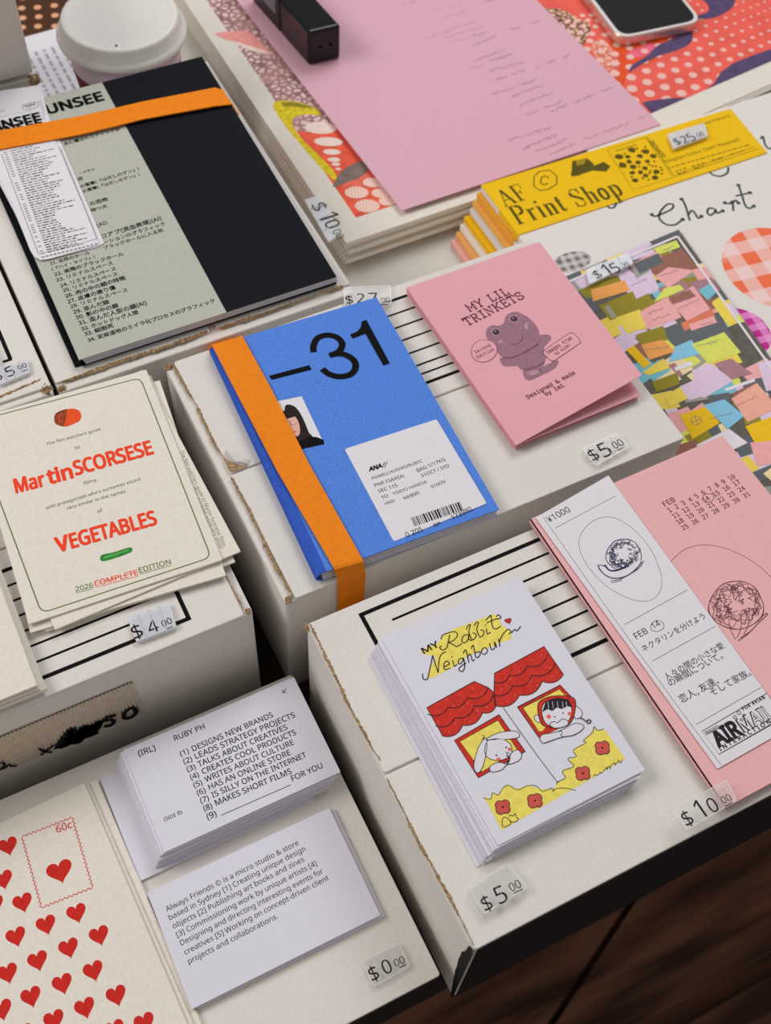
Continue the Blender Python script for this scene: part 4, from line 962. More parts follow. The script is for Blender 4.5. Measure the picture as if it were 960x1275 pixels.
# receipt slips
rs = thing('receipt_slip', 'long white receipt slip with rounded end hanging over the grey book', 'receipt', (.075, .56, cz1))
zu = zc(0, 100, 5.314); sz = cz1+.0012
def slip(name, pxs, z_, m, par):
    q = [P(x, y, z_) for x, y in pxs]; return prism(name, [(v.x, v.y) for v in q], z_-.0003, z_, m, par)
slip('back_layer', zu(-180,95,268,30,308,190,333,265,398,400,690,1075,640,1105,290,1190,225,1165,140,960,-140,420)[::-1], sz-.0006, WHITE, rs)
slip('front_layer', zu(-210,80,245,105,278,240,366,400,655,1070,648,1090,330,1180,270,1188,225,1165,200,1125,80,820,-180,300)[::-1], sz, WHITE, rs)
k = Ink('printed_list', sz)
k.text('UNSEE', zu(-55, 335)[0], zu(272, 262)[0], LINE, 0, bold=.05); k.text('UNSEE', zu(-30, 372)[0], zu(285, 302)[0], LINE, 0, bold=.05)
k.stroke(zu(150,165,160,160,240,142,250,150,252,168,245,178,160,194,150,186), .0003, INK, 0, closed=True, n=2); k.text('RARE', zu(168, 180)[0], zu(238, 163)[0], INK, 0, bold=.02)
k.text('AO', zu(-10, 215)[0], zu(30, 205)[0], INKG, 0)
k.stroke(zu(-20,248,110,218,240,190), .0002, INKG, 0); k.stroke(zu(195,170,215,270), .0002, INKG, 0); k.stroke(zu(265,130,290,210,285,260), .0002, INKG, 0)
k.stroke(zu(10,490,120,790,255,1150), .00025, INK, 0); k.stroke(zu(395,440,520,745,642,1050), .00025, INK, 0); k.stroke(zu(255,1150,450,1100,642,1050), .00025, INK, 0)
rnd = random.Random(8); n = 44
for i in range(n):
    f_ = i/(n-1); bx = 68+f_*245; by = 470+f_*668; L = rnd.uniform(110, 290)
    x_ = bx
    while x_ < bx+L:
        l_ = rnd.uniform(14, 46); x2 = min(x_+l_, bx+L)
        k.stroke(zu(x_, by-(x_-bx)*.235, x2, by-(x2-bx)*.235), .00075, INKG if rnd.random() < .5 else INK, 0, cap=False); x_ = x2+8
    if rnd.random() < .85: k.stroke(zu(bx-44, by+10, bx-22, by+5), .00075, INKG, 0, cap=False)
for i in range(14):
    x_ = 275+i*27; k.stroke(zu(x_, 1172-(x_-275)*.245, x_+19, 1172-(x_-256)*.245), .0010, INKG, 0, cap=False)
k.build(rs)
# orange band round the grey book
zb_ = sz+.0008
a, b = P(268, 110, zb_), P(285, 131, zb_)
xr = ubx+ubw/2
rows_top = [((-40, 166), (-40, 199)), ((0, 163), (0, 186)), ((100, 145), (100, 168)), ((180, 126.5), (180, 148.5)), ((268, 109.5), (268, 132.5))]
q1, q2 = P(268, 109.5, zb_), P(268, 132.5, zb_)
endr = [(Vector((xr+.0006, q1.y-.003, zb_-.0008)), Vector((xr+.0006, q2.y-.0015, zb_-.0008))), (Vector((xr+.0025, q1.y-.0034, z0+.002)), Vector((xr+.0025, q2.y-.0022, z0+.002))), (Vector((ux1+.0012, q1.y-.0042, z0-.004)), Vector((ux1+.0012, q2.y-.003, z0-.004))), (Vector((ux1+.0010, q1.y-.005, .03)), Vector((ux1+.0010, q2.y-.004, .03)))]
band('orange elastic band stretched across the grey and black book', rows_top, zb_, ORANGE, downs=([], endr), loc=(.12, .59, .1))
# white zines at the left edge
top = stack('white_zine', 'zine', 'white zines on the left carton', -.0510, .5260, .1220, .1650, R(1.2), ZT, .0019, 4, WHITE,
      'white zine at the left edge beside its price tag, on top of its stack', 'white zine at the left edge, %s from the top of its stack', lambda i, n: (.0017*i, -.0018*i, R(-.5)*i))

# ------------------------------------------------------------------ coffee cup, text sheet
tag(prism('text_sheet', [(.102, .70), (.2445, .70), (.2445, .842), (.112, .838)], .0012, .0022, WHITE), 'white sheet of small grey text lying under the coffee cup', 'paper')
sh = COL.objects['text_sheet'] if 'text_sheet' in COL.objects else None
k = Ink('printed_text', .0022); rnd = random.Random(3)
for i in range(9):
    x_ = .126+i*.0066; y = .818
    while y > .735:
        l_ = rnd.uniform(.003, .009); k.stroke([(x_, y), (x_, y-l_)], .0022, mat('pale_grey_ink', (150, 148, 158), .8), 0, world=True, cap=False); y -= l_+.0022
k.build(sh)
cc = P(151, 33, .098); RL = .0415
def lathe(name, prof_, c, m, parent, n=72, ridge=None):
    V, F = [], []
    for j, (r_, z_) in enumerate(prof_):
        for i in range(n):
            rr2 = r_ + (ridge(i, j) if ridge else 0); V.append((c.x+rr2*math.cos(2*math.pi*i/n), c.y+rr2*math.sin(2*math.pi*i/n), z_))
    m_ = len(prof_)
    F = [(j*n+i, j*n+(i+1) % n, (j+1)*n+(i+1) % n, (j+1)*n+i) for j in range(m_-1) for i in range(n)] + [tuple(range((m_-1)*n, m_*n))]
    return link_mesh(name, V, F, m, parent, smooth=True)
t = thing('coffee_cup', 'takeaway coffee cup with white lid standing behind the grey and black book', 'cup', (cc.x, cc.y, .0022))
LID = mat('lid_white', (214, 211, 206), .45, .04, 300, spec=.4); CUPM = mat('cup_paper', (205, 186, 196), .6, .05, 200); MAR = mat('maroon_print', (104, 40, 52), .6)
lathe('cup_body', [(.0285, .0022), (.0290, .003), (.0345, .060), (.0388, .0935)], cc, CUPM, t)
lathe('printed_band', [(.0316, .028), (.0320, .0285), (.0366, .074), (.0364, .0745)], cc, MAR, t)
lathe('lid', [(.0385, .0925), (.0415, .0925), (.0428, .0935), (.0430, .0952), (.0424, .0968), (.0412, .0976), (.0402, .0984), (.0386, .1042), (.0381, .1060), (.0371, .1068), (.0356, .1066), (.0330, .1050), (.0316, .1046), (.0140, .1049), (.001, .1049)], cc, LID, t,
      ridge=lambda i, j: (.0003 if (i % 2 and 5 < j < 9) else 0))
V = []; hp = P(158, 63, .105)
k = Ink('sip_hole', .1051); k.disc(Vector((cc.x-.012, cc.y-.027)), .0008, .0008, 0, LINE, 0); k.build(t)

# ------------------------------------------------------------------ white board, art prints, pink sheet, phone, black block
BOARD = mat('board_white', (190, 186, 178), .75, .05, 60)
tag(prism('foam_board', rounded([(.2135, .4085), (1.0, .4085), (1.0, 1.15), (.2135, 1.15)], .003), 0, .012, BOARD, bevel=.001), 'large pale board lying under the art prints', 'board')
def sheet_stack_left():
    la = R(.6); top_ = None
    for i in range(7):
        z_ = .0125+.0031*i; f_ = 6-i
        lx = .2492 + [0, -.0006, .0008, -.0003, -.0012, .0006, -.0005][f_]; yb = .5050 + [0, .0008, -.0022, .001, -.003, -.001, .0015][f_]
        q = [(lx, yb), (lx+.297, yb+.003), (lx+.294, yb+.423), (lx-.003, yb+.42)]
        o = prism('art_print', q, z_, z_+.0028, CREAM2)
        tag(o, 'cream art print with bubbles and orange shapes under the pink sheet, top one' if f_ == 0 else 'cream art print, %s from the top of the pile under the pink sheet' % ORD[f_], 'print', 'art prints under the pink sheet')
        if f_ == 0: top_ = o
    return top_
pt_ = sheet_stack_left(); zp = .0125+.0031*6+.0028
CORAL = mat('coral_print', (222, 92, 68), .7, .2, 120); BUB = voronoi_mat('bubble_print', (132, 92, 100), (214, 182, 176), 190, .06, .22, (176, 136, 128))
PBR = mat('print_yellow', (212, 190, 42), .7, .3, 300); PWH = mat('print_offwhite', (222, 200, 190), .7, .06, 300); PGR = mat('print_grey', (122, 108, 100), .7, .3, 200)
PPK = mat('print_pink', (230, 152, 144), .7, .1, 200); PUR = mat('print_purple', (84, 70, 104), .75, .2, 150)
z2 = zc(240, 0, 3.0)
k = Ink('printed_picture', zp)
AX0, AY0 = .2650, .5235
k.poly([(AX0, AY0), (AX0+.262, AY0+.0027), (AX0+.259, AY0+.385), (AX0-.003, AY0+.385)], CORAL, 0, world=True)
bq = z2(-60,-40, 110,-10, 200,95, 300,215, 450,400, 380,380, 310,385, 270,340, 200,280, 120,180, 60,100)
def inside_art(p): return p
k.poly([(AX0-.0030, AY0+.385), (AX0-.0012, .618), (.2750, .612), (.31, .612), (.45, .8), (.45, AY0+.385)], BUB, 1, world=True)
k.poly(z2(84,126,150,118,215,122,290,200,250,190,190,172,130,150), PPK, 2, smooth=True); k.poly(z2(130,148,190,165,270,190,290,205,200,185), PWH, 3)
k.poly(z2(300,398,318,378,372,378,445,398,480,430,420,428,380,440,372,462,400,510,470,580,528,640,535,672,505,655,420,560,345,470), PBR, 2, smooth=True)
k.poly(z2(330,385,372,380,445,398,445,405,380,400,340,398), mat('print_olive', (140, 130, 40), .7, .3, 300), 3)
for x, y, rx, ry in ((478,478,.0195,.0105), (507,530,.0175,.0075), (520,568,.0105,.0048), (527,597,.0075,.0038), (535,614,.0050,.0028), (543,632,.0035,.0020)):
    k.dot(z2(x, y)[0], rx*.58, PWH, 3, ry=ry*.62, ang=R(-28))
k.poly(z2(525,698,548,650,590,618,640,600,660,625,630,660,575,682), PGR, 3, smooth=True); k.poly(z2(560,690,600,668,650,640,700,700,560,700), mat('print_orange', (226, 110, 92), .7, .2, 200), 2)
DOTG = gingham_mat('gridded_dot', (232, 214, 204), (222, 150, 130), .0022, R(20))
for x, y, rx, ry in ((612,720,.0145,.0080), (652,770,.0150,.0085), (672,682,.0120,.0065), (705,722,.0120,.0065), (728,752,.0110,.0060), (720,690,.0100,.0060)):
    k.dot(z2(x, y)[0], rx*.56, DOTG, 4, ry=ry*.72, ang=R(-25))
k.build(pt_)

# second pile, right
ra, rb = P(820, 167, .0364), P(960, 105, .0364); rdir = (rb-ra).to_2d().normalized(); rang = math.atan2(rdir.y, rdir.x); rn = Vector((-rdir.y, rdir.x))
rtop = None
for i in range(3):
    z_ = .0345 + .0010*i if i else .0345; z_ = .0343+.0009*i; f_ = 2-i
    o0 = Vector((ra.x, ra.y)) - rdir*.055 + rn*(-.0015*f_)
    q = [tuple(o0), tuple(o0+rdir*.42), tuple(o0+rdir*.42+rn*.297), tuple(o0+rn*.297)]
    o = prism('dotted_print', q, z_, z_+.0007, CREAM2)
    tag(o, 'art print with coral dots and purple curves under the phone, top one' if f_ == 0 else 'art print, %s from the top of the pile under the phone' % ORD[f_], 'print', 'art prints under the phone')
    rtop = o
zR = .0343+.0009*2+.0007; z9 = zc(680, 0, 3.43)
k = Ink('printed_picture', zR)
mv = (P(885, 109, zR).to_2d()-ra.to_2d()).dot(rn); ao = Vector((ra.x, ra.y)) - rdir*.052 + rn*mv
art = [ao, ao+rdir*.40, ao+rdir*.40+rn*.25, ao+rn*.25]; CO2 = mat('coral_pink_print', (228, 96, 84), .7, .12, 60)
k.poly([tuple(p) for p in art], CO2, 0, world=True)
k.poly(z9(250,200,340,150,520,150,560,170,480,250,350,310,330,400,260,300), mat('print_vermilion', (226, 84, 44), .7, .2, 80), 1, smooth=True)
k.poly(z9(340,235,420,195,500,185,470,210,400,245), mat('print_magenta', (232, 104, 130), .7, .2, 80), 2, smooth=True)
BUB2 = voronoi_mat('bubble_print_warm', (96, 62, 60), (214, 172, 140), 210, .05, .2)
k.poly(z9(-20,40,60,40,140,80,190,110,170,170,150,195,100,150,40,90), BUB2, 2, smooth=True); k.poly(z9(195,195,240,170,290,220,310,280,290,310,230,270), voronoi_mat('bubble_print_peach', (196, 96, 80), (236, 182, 160), 230, .05, .2), 2, smooth=True)
k.poly(z9(352,310,372,275,430,240,470,200,530,170,600,130,625,145,615,185,560,215,480,240,400,280), PUR, 4, smooth=True)
k.poly(z9(640,70,690,50,690,20,660,-20,800,-30,805,10,780,45,720,75,660,82), PUR, 4, smooth=True)
def clip_art(pts):
    out = [k.pt(p) for p in pts]; res = []
    for p in out:
        r_ = p-ao; u, v = r_.dot(rdir), r_.dot(rn); res.append(ao+rdir*max(u, 0)+rn*max(v, 0))
    return res
k.poly(clip_art(z9(690,392,715,360,745,310,800,270,880,238,990,200,1010,240,960,262,800,350)), PUR, 4, world=True)
k.poly(clip_art(z9(410,440,450,430,530,420,600,418,640,408,560,450,450,485)), PUR, 4, world=True)
DP = mat('dot_pink', (236, 186, 176), .7, .05, 200)
for r_ in range(16):
    for c_ in range(22):
        u = .036+.0160*c_*(1-.018*c_)+(.0078 if r_ % 2 else 0); v = .006+r_*(.0118-.0003*r_)
        c0 = ao+rdir*u+rn*v; rad = .0055*max(.2, 1-u/.30-v/.36)
        pc = Vector(c0)
        k.disc(c0, rad*1.05, rad, rang, DP, 3, n=14)
k.build(rtop)

# pink handwritten sheet
zk0 = .0376; pa, pb, pcx = P(500.5, 262, zk0), P(822.5, 155, zk0), P(283, 0, zk0)
pd = (pb-pa).to_2d().normalized(); pn = Vector((-pd.y, pd.x)); p0 = pa.to_2d(); Wp = (pb-pa).to_2d().length
pn = ((pcx-pa).to_2d().normalized()*.6 + pn*.4).normalized()
t = prism('pink_sheet', [tuple(p0), tuple(p0+pd*Wp), tuple(p0+pd*Wp+pn*.297), tuple(p0+pn*.297)], zk0-.0004, zk0, PINKSHEET)
tag(t, 'large pink sheet with faint mirrored handwriting under the black block', 'paper')
k = Ink('faint_handwriting', zk0); zw = zc(500, 0, 2.909); rnd = random.Random(21); FAINT = mat('faint_ink', (176, 132, 148), .8); FAINT2 = mat('faint_ink_dark', (138, 98, 116), .8)
for x0, y0, x1, y1 in ((110,45,150,32),(165,34,215,18),(155,62,240,38),(0,18,60,2),(300,8,340,-2),(80,142,175,110),(160,112,270,76),(155,137,230,115),(240,112,300,94),(170,157,250,135),(258,130,310,118),(258,167,345,128),(395,107,430,97),(465,87,503,76),(262,222,375,178),(245,252,305,232),(315,222,405,194),(318,258,440,226),(338,290,385,275),(395,272,445,254),(490,247,500,243),(525,230,558,215),(586,210,612,196),(330,342,410,316),(420,312,490,288),(400,350,515,306),(425,382,550,334),(450,416,500,400),(515,394,582,368),(540,406,596,380),(628,372,650,362),(655,360,702,342),(723,333,772,316),(385,508,440,492),(450,488,545,462),(440,540,560,488),(485,552,600,504),(535,562,625,520),(660,506,710,488),(725,482,820,448),(860,432,892,419)):
    L = math.hypot(x1-x0, y1-y0); n = max(5, int(L/3.4)); pts = []
    for i in range(n+1):
        f_ = i/n; pts += [x0+(x1-x0)*f_+rnd.uniform(-2.4, 2.4), y0+(y1-y0)*f_+rnd.uniform(-6, 5)]
    k.stroke(zw(*pts), .00034, FAINT2 if x0 > 250 else FAINT, 0, n=3)
k.build(t)

# phone
pm = P(821, 49, .0372); pang = R(-6.0); ux = Vector((math.cos(pang), math.sin(pang))); uy = Vector((-ux.y, ux.x)); pc0 = pm.to_2d()
def ph(u, v): q = pc0+ux*u+uy*v; return (q.x, q.y)
t = thing('smartphone', 'smartphone with black screen and silver frame lying on the dotted art print', 'phone', (pc0.x, pc0.y, .0369))
FRM = mat('phone_frame', (196, 176, 168), .3, metal=.75, spec=.5); GLS = mat('phone_glass', (14, 15, 17), .08, spec=.6)
prism('frame', rounded([ph(-.0358, 0), ph(.0358, 0), ph(.0358, .147), ph(-.0358, .147)], .012, 8), .0371, .0449, FRM, t, bevel=.0012)
prism('rim', rounded([ph(-.0352, .0006), ph(.0352, .0006), ph(.0352, .1464), ph(-.0352, .1464)], .0115, 8), .0447, .0452, mat('phone_rim', (205, 200, 198), .35, metal=.5), t)
prism('screen', rounded([ph(-.0325, .0030), ph(.0325, .0030), ph(.0325, .144), ph(-.0325, .144)], .0098, 8), .0450, .0455, GLS, t)
for v_ in (.05, .07): prism('side_button', [ph(-.0366, v_), ph(-.0356, v_), ph(-.0356, v_+.011), ph(-.0366, v_+.011)], .0395, .0423, FRM, t)

# glossy black block
ba_, bb_ = P(384.5, 82.5, zk0), P(424, 73, zk0); bd = (bb_-ba_).to_2d(); bw = bd.length; bd.normalize()
best = None
for i in range(10, 60):
    z_ = zk0+i*.001; q = P(383.5, 40, z_)
    e_ = abs((q-ba_).to_2d().dot(Vector((-bd.y, bd.x))))
    if best is None or e_ < best[0]: best = (e_, z_)
bh = best[1]-zk0; far = P(327.5, 17, zk0); bn = (far-ba_).to_2d().normalized(); b0 = ba_.to_2d()
t = thing('black_block', 'glossy black rectangular block with two small holes in its end, on the pink sheet', 'block', (b0.x, b0.y, zk0))
GB = mat('gloss_black', (13, 12, 14), .14, spec=.35); MB_ = mat('matt_black', (15, 14, 16), .35, spec=.3)
def bq_(a_, b_): return [tuple(b0+bn*a_), tuple(b0+bd*bw+bn*a_), tuple(b0+bd*bw+bn*b_), tuple(b0+bn*b_)]
prism('body', bq_(0, .043), zk0, zk0+bh, GB, t, bevel=.0022); prism('cap', bq_(.0436, .088), zk0, zk0+bh, MB_, t, bevel=.002)
nf = bn.normalized(); Vv, Ff = [], []
for f_ in (.36, .68):
    c0 = b0+bd*bw*f_-nf*.0003; n = 12
    V_ = [(c0.x+bd.x*.0013*math.cos(2*math.pi*i/n), c0.y+bd.y*.0013*math.cos(2*math.pi*i/n), zk0+bh*.5+.0013*math.sin(2*math.pi*i/n)) for i in range(n)]
    link_mesh('hole', V_, [tuple(range(n))], mat('hole_black', (4, 4, 4), .9), t)
k = Ink('side_marking', zk0)
for i in range(7):
    a_ = b0+bn*(.05+.0028*i)-bd*.0003; Vv += [(a_.x, a_.y, zk0+bh*.45), (a_.x, a_.y, zk0+bh*.85), ((a_+bn*.0012).x, (a_+bn*.0012).y, zk0+bh*.85), ((a_+bn*.0012).x, (a_+bn*.0012).y, zk0+bh*.45)]; Ff.append((4*i, 4*i+1, 4*i+2, 4*i+3))
link_mesh('side_marking', Vv, Ff, mat('marking_grey', (150, 148, 156), .6), t)

# ------------------------------------------------------------------ chart prints with header cards
heads = [(214, 160, 150), (232, 168, 96), (214, 208, 200), (250, 190, 24), (205, 204, 206), (238, 176, 86), (240, 170, 60), (255, 204, 26)]
zC = .0550; n = len(heads); th = (zC-.012)/n; chart = None; y0c, y1c = .1200, .4975
CHP = mat('chart_paper', (208, 202, 197), .8, .03, 500)
leftx = [.3225, .3262, .3290, .3318, .3362, .3380, .3408, .3428]
for i in range(n):
    f_ = n-1-i; lx = leftx[i]; z_ = .0122+th*i; yb = y1c-.0006*f_
    q = [(lx+.0004, .2345 if lx < .33 else y0c), (lx+.30, y0c), (lx+.30, yb-.0006), (lx+.0004, yb-.0006)]
    t = thing('chart_print', 'white chart print with handwritten title and gingham circles, top of its pile' if f_ == 0 else 'chart print with its own header card, %s from the top of the pile' % ORD[f_], 'print', (lx+.15, .35, z_), 'chart prints with header cards')
    prism('sheet', q, z_, z_+th*.8, CHP, t)
    hm = YEL if heads[i] == (255, 204, 26) else mat('header_%d_%d_%d' % heads[i], heads[i], .7, .04, 500)
    hq = [(lx, .4475), (.5385, .4455), (.5420, yb-.004), (lx+.0008, yb)] if f_ == 0 else [(lx, .4485), (lx+.2, .4465), (lx+.2, yb), (lx, yb)]
    hd = prism('header_card', hq, z_+th*.12, z_+th*.96, hm, t)
    if f_ == 0: chart = t; chz = z_+th*.8; hdz = z_+th*.96; hdo = hd
k = Ink('header_lettering', hdz); z3 = zc(520, 0, 2.1818)
k.glyphs('AF', ROMAN, z3(237, 561)[0], z3(305, 537)[0], OLIVE, .0145); k.glyphs('Print Shop', ROMAN, z3(273, 610)[0], z3(562, 527)[0], OLIVE, .0162)
k.stroke(z3(330,466,358,462,378,478,378,500,356,514,332,518,316,506,316,480), .0007, OLIVE, 1, closed=True, smooth=False)
k.stroke(z3(356,484,348,478,338,482,334,494,342,502,354,498), .0008, OLIVE, 1)
k.poly(z3(420,438,460,430,478,445,480,462,430,478,418,470), OLIVE, 1); k.poly(z3(476,452,505,440,524,452,512,466,480,464), OLIVE, 2); k.poly(z3(430,436,458,432,452,446,432,450), mat('olive_light', (150, 128, 30), .7), 2)
k.poly(z3(416,470,440,462,442,476,418,480), OLIVE, 2)
k.stroke(z3(515,408,620,373,694,482,586,516), .0003, OLIVE, 1, closed=True, smooth=False); k.stroke(z3(624,372,698,480), .0003, OLIVE, 1)
k.stroke(z3(698,480,925,404), .0003, OLIVE, 1); k.stroke(z3(704,472,918,398), .0003, OLIVE, 1)
rnd = random.Random(6); spots = []
for _ in range(400):
    u, v = rnd.uniform(.10, .90), rnd.uniform(.16, .92); r_ = rnd.choice((.0020, .0024, .0028)) if _ < 90 else .0009
    if _ > 190: break
    x = 515+105*u+73*v*.98; y = 408-35*u+108*v
    c0 = k.pt(z3(x, y)[0])
    if all((c0-s_[0]).length > r_+s_[1]+.0004 for s_ in spots): spots.append((c0, r_)); k.poly([(c0.x+r_*rnd.uniform(.8, 1.1)*math.cos(a_), c0.y+r_*rnd.uniform(.7, 1.05)*math.sin(a_)) for a_ in [i*.7854 for i in range(8)]], OLIVE, 2, smooth=True, world=True)
k.text('297×420', z3(627, 384)[0], z3(664, 428)[0], OLIVE, 1, bold=.02)
k.text('Always Friends ©', z3(768, 342)[0], z3(850, 317)[0], OLIVE, 1)
k.text('"Gingham Colour Chart" Risograph', z3(672, 444)[0], z3(876, 381)[0], OLIVE, 1); 
rnd = random.Random(31)
for (xa, ya, xb, yb) in ((680,457,905,392),(700,466,730,456),(745,453,780,442),(800,436,830,427),(850,420,890,408),(706,474,728,467),(752,459,776,451)):
    x_ = xa
    while x_ < xb:
        l_ = rnd.uniform(6, 16); x2 = min(xb, x_+l_); g = (yb-ya)/(xb-xa); k.stroke(z3(x_, ya+g*(x_-xa), x2, ya+g*(x2-xa)), .0007, OLIVE, 1, cap=False); x_ = x2+4
k.text('Always Friends', z3(540, 412)[0], z3(596, 395)[0], OLIVE, 1)
ho = link_mesh('header_lettering', k.V, k.F, k.M, hdo, mi=k.MI)
k = Ink('handwritten_title', chz); zx = zc(640, 130, 3.0); GRN = mat('green_black_ink', (62, 72, 70), .7)
for pts in ((515,412,525,418,545,412,588,392,594,374,572,374,546,402,544,428,568,448,600,450,622,436,630,428), (626,352,640,378,656,432), (650,414,664,396,678,410,688,425,702,418),
            (746,390,728,388,722,404,734,414,750,402,753,392,758,406,780,398), (788,368,806,370,816,362,819,396), (815,374,826,358,838,368), (838,300,850,335,864,378,880,388,896,380), (830,342,856,336,882,330),
            (344,372,356,386,374,384,384,364), (730,252,745,264,775,268,798,254,800,236), (922,128,930,120,938,150,955,166,975,150)):
    if pts[0] == 344: k.build(chart); k = Ink('hidden_title_line', chz)
    k.stroke(zx(*pts), .0015, GRN, 0)
k.build(chart); k = Ink('title_flourish', chz)
for p in ((515,412), (626,354), (630,430), (700,418), (780,398), (838,368), (896,380), (838,302), (882,330), (788,368)): k.dot(zx(*p)[0], .0015, GRN, 0)
zG = zc(820, 240, 6.371); k.build(chart); k = Ink('small_lettering', chz)
k.text('of', zx(162, 592)[0], zx(184, 583)[0], INK, 0); k.text('05', zG(512, 558)[0], zG(568, 540)[0], mat('pale_pink_ink', (214, 160, 160), .7), 0)
k.build(chart)
k = Ink('gingham_circles', chz)
c0 = P(966, 333, chz); k.name = 'gingham_circle'; k.disc(Vector((c0.x, c0.y)), .0335, .0355, 0, gingham_mat('gingham_orange', (222, 190, 186), (236, 112, 76), .0205, R(8)), 0, n=48)
k.build(chart); k = Ink('gingham_circle', chz); c1 = P(921, 414, chz); k.disc(Vector((c1.x, c1.y)), .0190, .0200, 0, gingham_mat('gingham_magenta', (214, 140, 190), (176, 44, 130), .010, R(8)), 0, n=40)
k.build(chart); k = Ink('gingham_circle', chz); c2 = P(712, 326, chz); k.disc(Vector((c2.x, c2.y)), .0135, .0080, 0, gingham_mat('gingham_grey', (186, 178, 178), (112, 104, 108), .006, R(8)), 0, n=40)
k.build(chart); k = Ink('gingham_circle', chz); c3 = P(1010, 450, chz); k.disc(Vector((c3.x, c3.y)), .024, .024, 0, MATS['gingham_magenta'], 0, n=40)
k.build(chart)

# sticky note poster
zP = .0566; zO = zc(680, 260, 3.43)
tr = P(845, 286, zP); rb_ = P(960, 452, zP); pdn = (rb_-tr).to_2d().normalized(); pdn = (pdn*.8+Vector((-.03, -1))*.2).normalized(); tl_ = P(700, 346, zP); plf = (tl_-tr).to_2d().normalized()
T0 = tr.to_2d(); PWD, PLN = .100, .235
pq = [tuple(T0), tuple(T0+plf*PWD), tuple(T0+plf*PWD+pdn*PLN), tuple(T0+pdn*PLN)]
t = prism('sticky_note_poster', pq, zP-.0006, zP, mat('poster_base', (96, 92, 84), .6, .2, 200))
tag(t, 'poster crowded with colourful sticky notes lying on the chart print', 'poster')
k = Ink('printed_notes', zP)
def to_uv(p): r_ = p-T0; det = plf.x*pdn.y-plf.y*pdn.x; return ((r_.x*pdn.y-r_.y*pdn.x)/det, (plf.x*r_.y-plf.y*r_.x)/det)
def clip_uv(poly, lo_u, hi_u, lo_v, hi_v):
    def cut(ps, f):
        out = []
        for i in range(len(ps)):
            a, b = ps[i-1], ps[i]; fa, fb = f(a), f(b)
            if (fa >= 0) != (fb >= 0): t_ = fa/(fa-fb); out.append((a[0]+(b[0]-a[0])*t_, a[1]+(b[1]-a[1])*t_))
            if fb >= 0: out.append(b)
        return out
    for f in (lambda p: p[0]-lo_u, lambda p: hi_u-p[0], lambda p: p[1]-lo_v, lambda p: hi_v-p[1]):
        if poly: poly = cut(poly, f)
    return poly
def note(pts, mt, lv, world=False):
    uv = clip_uv([to_uv(p if world else k.pt(p)) for p in pts], 0, PWD, 0, PLN)
    if len(uv) >= 3: k.poly([tuple(T0+plf*u+pdn*v) for u, v in uv], mt, lv, world=True)
NC = {n_: mat('note_'+n_, c_, .65, .06, 300) for n_, c_ in dict(peach=(232, 160, 88), lime=(202, 206, 96), lav=(206, 184, 206), brown=(142, 96, 84), pink=(222, 160, 160), red=(206, 116, 88), teal=(112, 176, 190),
      yellow=(240, 214, 92), gold=(246, 198, 34), blue=(126, 182, 208), salmon=(236, 172, 152), mauve=(158, 116, 124), olive=(138, 126, 44), slate=(92, 96, 100), grey=(150, 148, 138), cream=(226, 206, 160), white=(214, 206, 212)).items()}
rnd = random.Random(15)
for i in range(150):
    u, v = rnd.uniform(-.005, PWD), rnd.uniform(-.005, PLN); a_ = R(rnd.uniform(-14, 14)); s_ = rnd.uniform(.012, .019); q = rect(0, 0, s_*1.15, s_*.8, a_)
    note([T0+plf*u+pdn*v+Vector(p) for p in q], NC[rnd.choice(['olive', 'slate', 'brown', 'grey', 'mauve', 'lime', 'yellow', 'lav', 'pink', 'teal', 'olive', 'slate', 'cream', 'lav'])], i*.02, True)
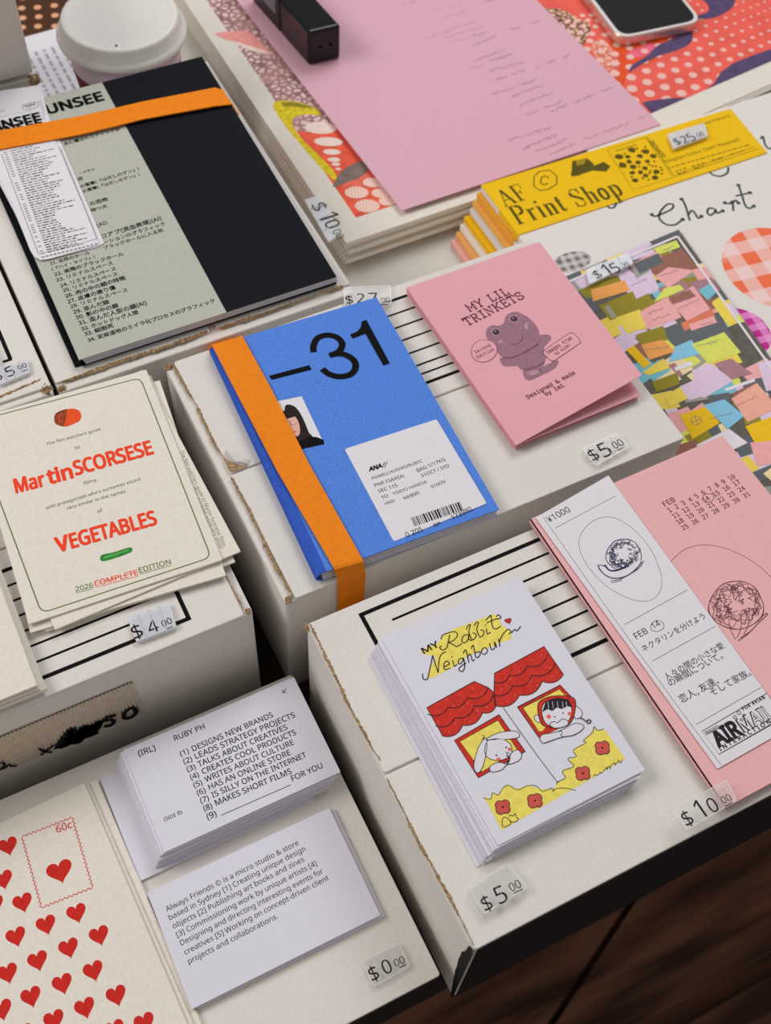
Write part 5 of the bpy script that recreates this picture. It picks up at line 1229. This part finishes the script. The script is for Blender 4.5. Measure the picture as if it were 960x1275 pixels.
for ni, (nm, pts) in enumerate((('slate', (370,235,480,190,500,230,400,280)), ('grey', (250,420,330,380,350,440,280,470)), ('olive', (260,400,420,330,470,420,300,460)), ('slate', (480,520,740,440,800,560,560,600)), ('olive', (380,540,500,500,520,560,410,590)), ('brown', (490,205,580,170,650,255,560,275)), ('brown', (420,240,500,205,545,262,470,290)),
      ('peach', (190,347,335,306,357,350,200,397)), ('lime', (460,170,555,135,572,165,480,196)), ('lav', (330,212,455,174,467,190,370,222)), ('pink', (465,290,520,250,634,263,520,340)), ('lav', (340,292,440,250,482,340,385,386)), ('grey', (365,255,425,230,440,270,385,300)),
      ('lime', (505,340,570,325,590,345,460,400)), ('yellow', (298,465,400,430,426,506,345,537)), ('pink', (400,440,520,375,578,465,430,516)), ('pink', (525,395,627,330,702,430,600,480)), ('brown', (520,385,612,345,640,375,540,410)), ('red', (575,490,710,430,722,470,590,522)), ('pink', (610,495,715,458,730,486,620,522)),
      ('teal', (650,350,702,318,724,360,690,392)), ('yellow', (706,402,747,370,812,490,780,506)), ('blue', (522,656,548,592,620,560,662,620)), ('lime', (620,580,760,528,832,615,690,662)), ('peach', (405,582,500,560,552,610,440,647)), ('gold', (340,602,375,585,447,665,415,682)), ('yellow', (410,700,500,640,530,680,440,712)),
      ('white', (545,680,620,650,625,668,555,695)), ('lav', (620,692,702,660,800,735,670,812)), ('mauve', (715,662,790,640,882,705,790,730)), ('white', (760,770,890,725,892,738,770,780)), ('olive', (450,740,560,700,570,750,470,785)), ('yellow', (505,800,575,760,607,810,525,850)), ('lav', (570,760,640,730,680,800,610,820)), ('slate', (690,800,780,785,785,830,700,840)),
      ('gold', (570,882,680,845,742,915,625,985)), ('blue', (670,840,760,815,847,885,775,942)), ('salmon', (790,812,900,745,990,850,860,912)), ('gold', (850,930,960,890,1010,985,890,1000)), ('brown', (790,790,890,745,915,770,805,815)), ('olive', (840,890,900,870,920,905,850,925)), ('white', (640,1010,780,940,860,1000,700,1080)),
      ('pink', (870,1000,1000,980,1040,1080,900,1100)), ('lav', (900,660,1000,640,1050,760,940,780)), ('slate', (1000,780,1100,760,1120,900,1000,920)), ('brown', (640,1100,740,1060,760,1120,660,1150)))):
    note(zO(*pts), NC[nm], 4 + ni*.05)
for a_, b_ in (((430,450), (500,425)), ((450,480), (530,450)), ((560,430), (650,390)), ((570,400), (620,380)), ((640,590), (740,560)), ((690,580), (730,566)), ((425,605), (520,590)), ((660,500), (710,480)), ((360,330), (430,300)), ((480,290), (560,262)), ((500,180), (545,160)), ((700,900), (800,870)), ((800,850), (900,800))):
    x0, y0 = a_; x1, y1 = b_; n_ = 14; k.stroke(zO(*[v for i in range(n_+1) for v in (x0+(x1-x0)*i/n_, y0+(y1-y0)*i/n_+rnd.uniform(-5, 5))]), .00028, INKG, 8, n=2)
k.stroke(zO(*[v for i in range(13) for v in (640+22*math.cos(i*.55), 905+18*math.sin(i*.55))]), .0003, INKG, 8); k.stroke(zO(620,915,660,895), .0003, INKG, 8); k.stroke(zO(632,885,650,925), .0003, INKG, 8)
# white frame line printed inside the edge
fu, fv_ = .0040, .0048
k.stroke([tuple(T0+plf*PWD+pdn*fv_), tuple(T0+plf*fu+pdn*fv_)], .0016, NC['white'], 9, world=True, cap=False); k.stroke([tuple(T0+plf*fu+pdn*fv_), tuple(T0+plf*fu+pdn*PLN)], .0016, NC['white'], 9, world=True, cap=False)
k.build(t)
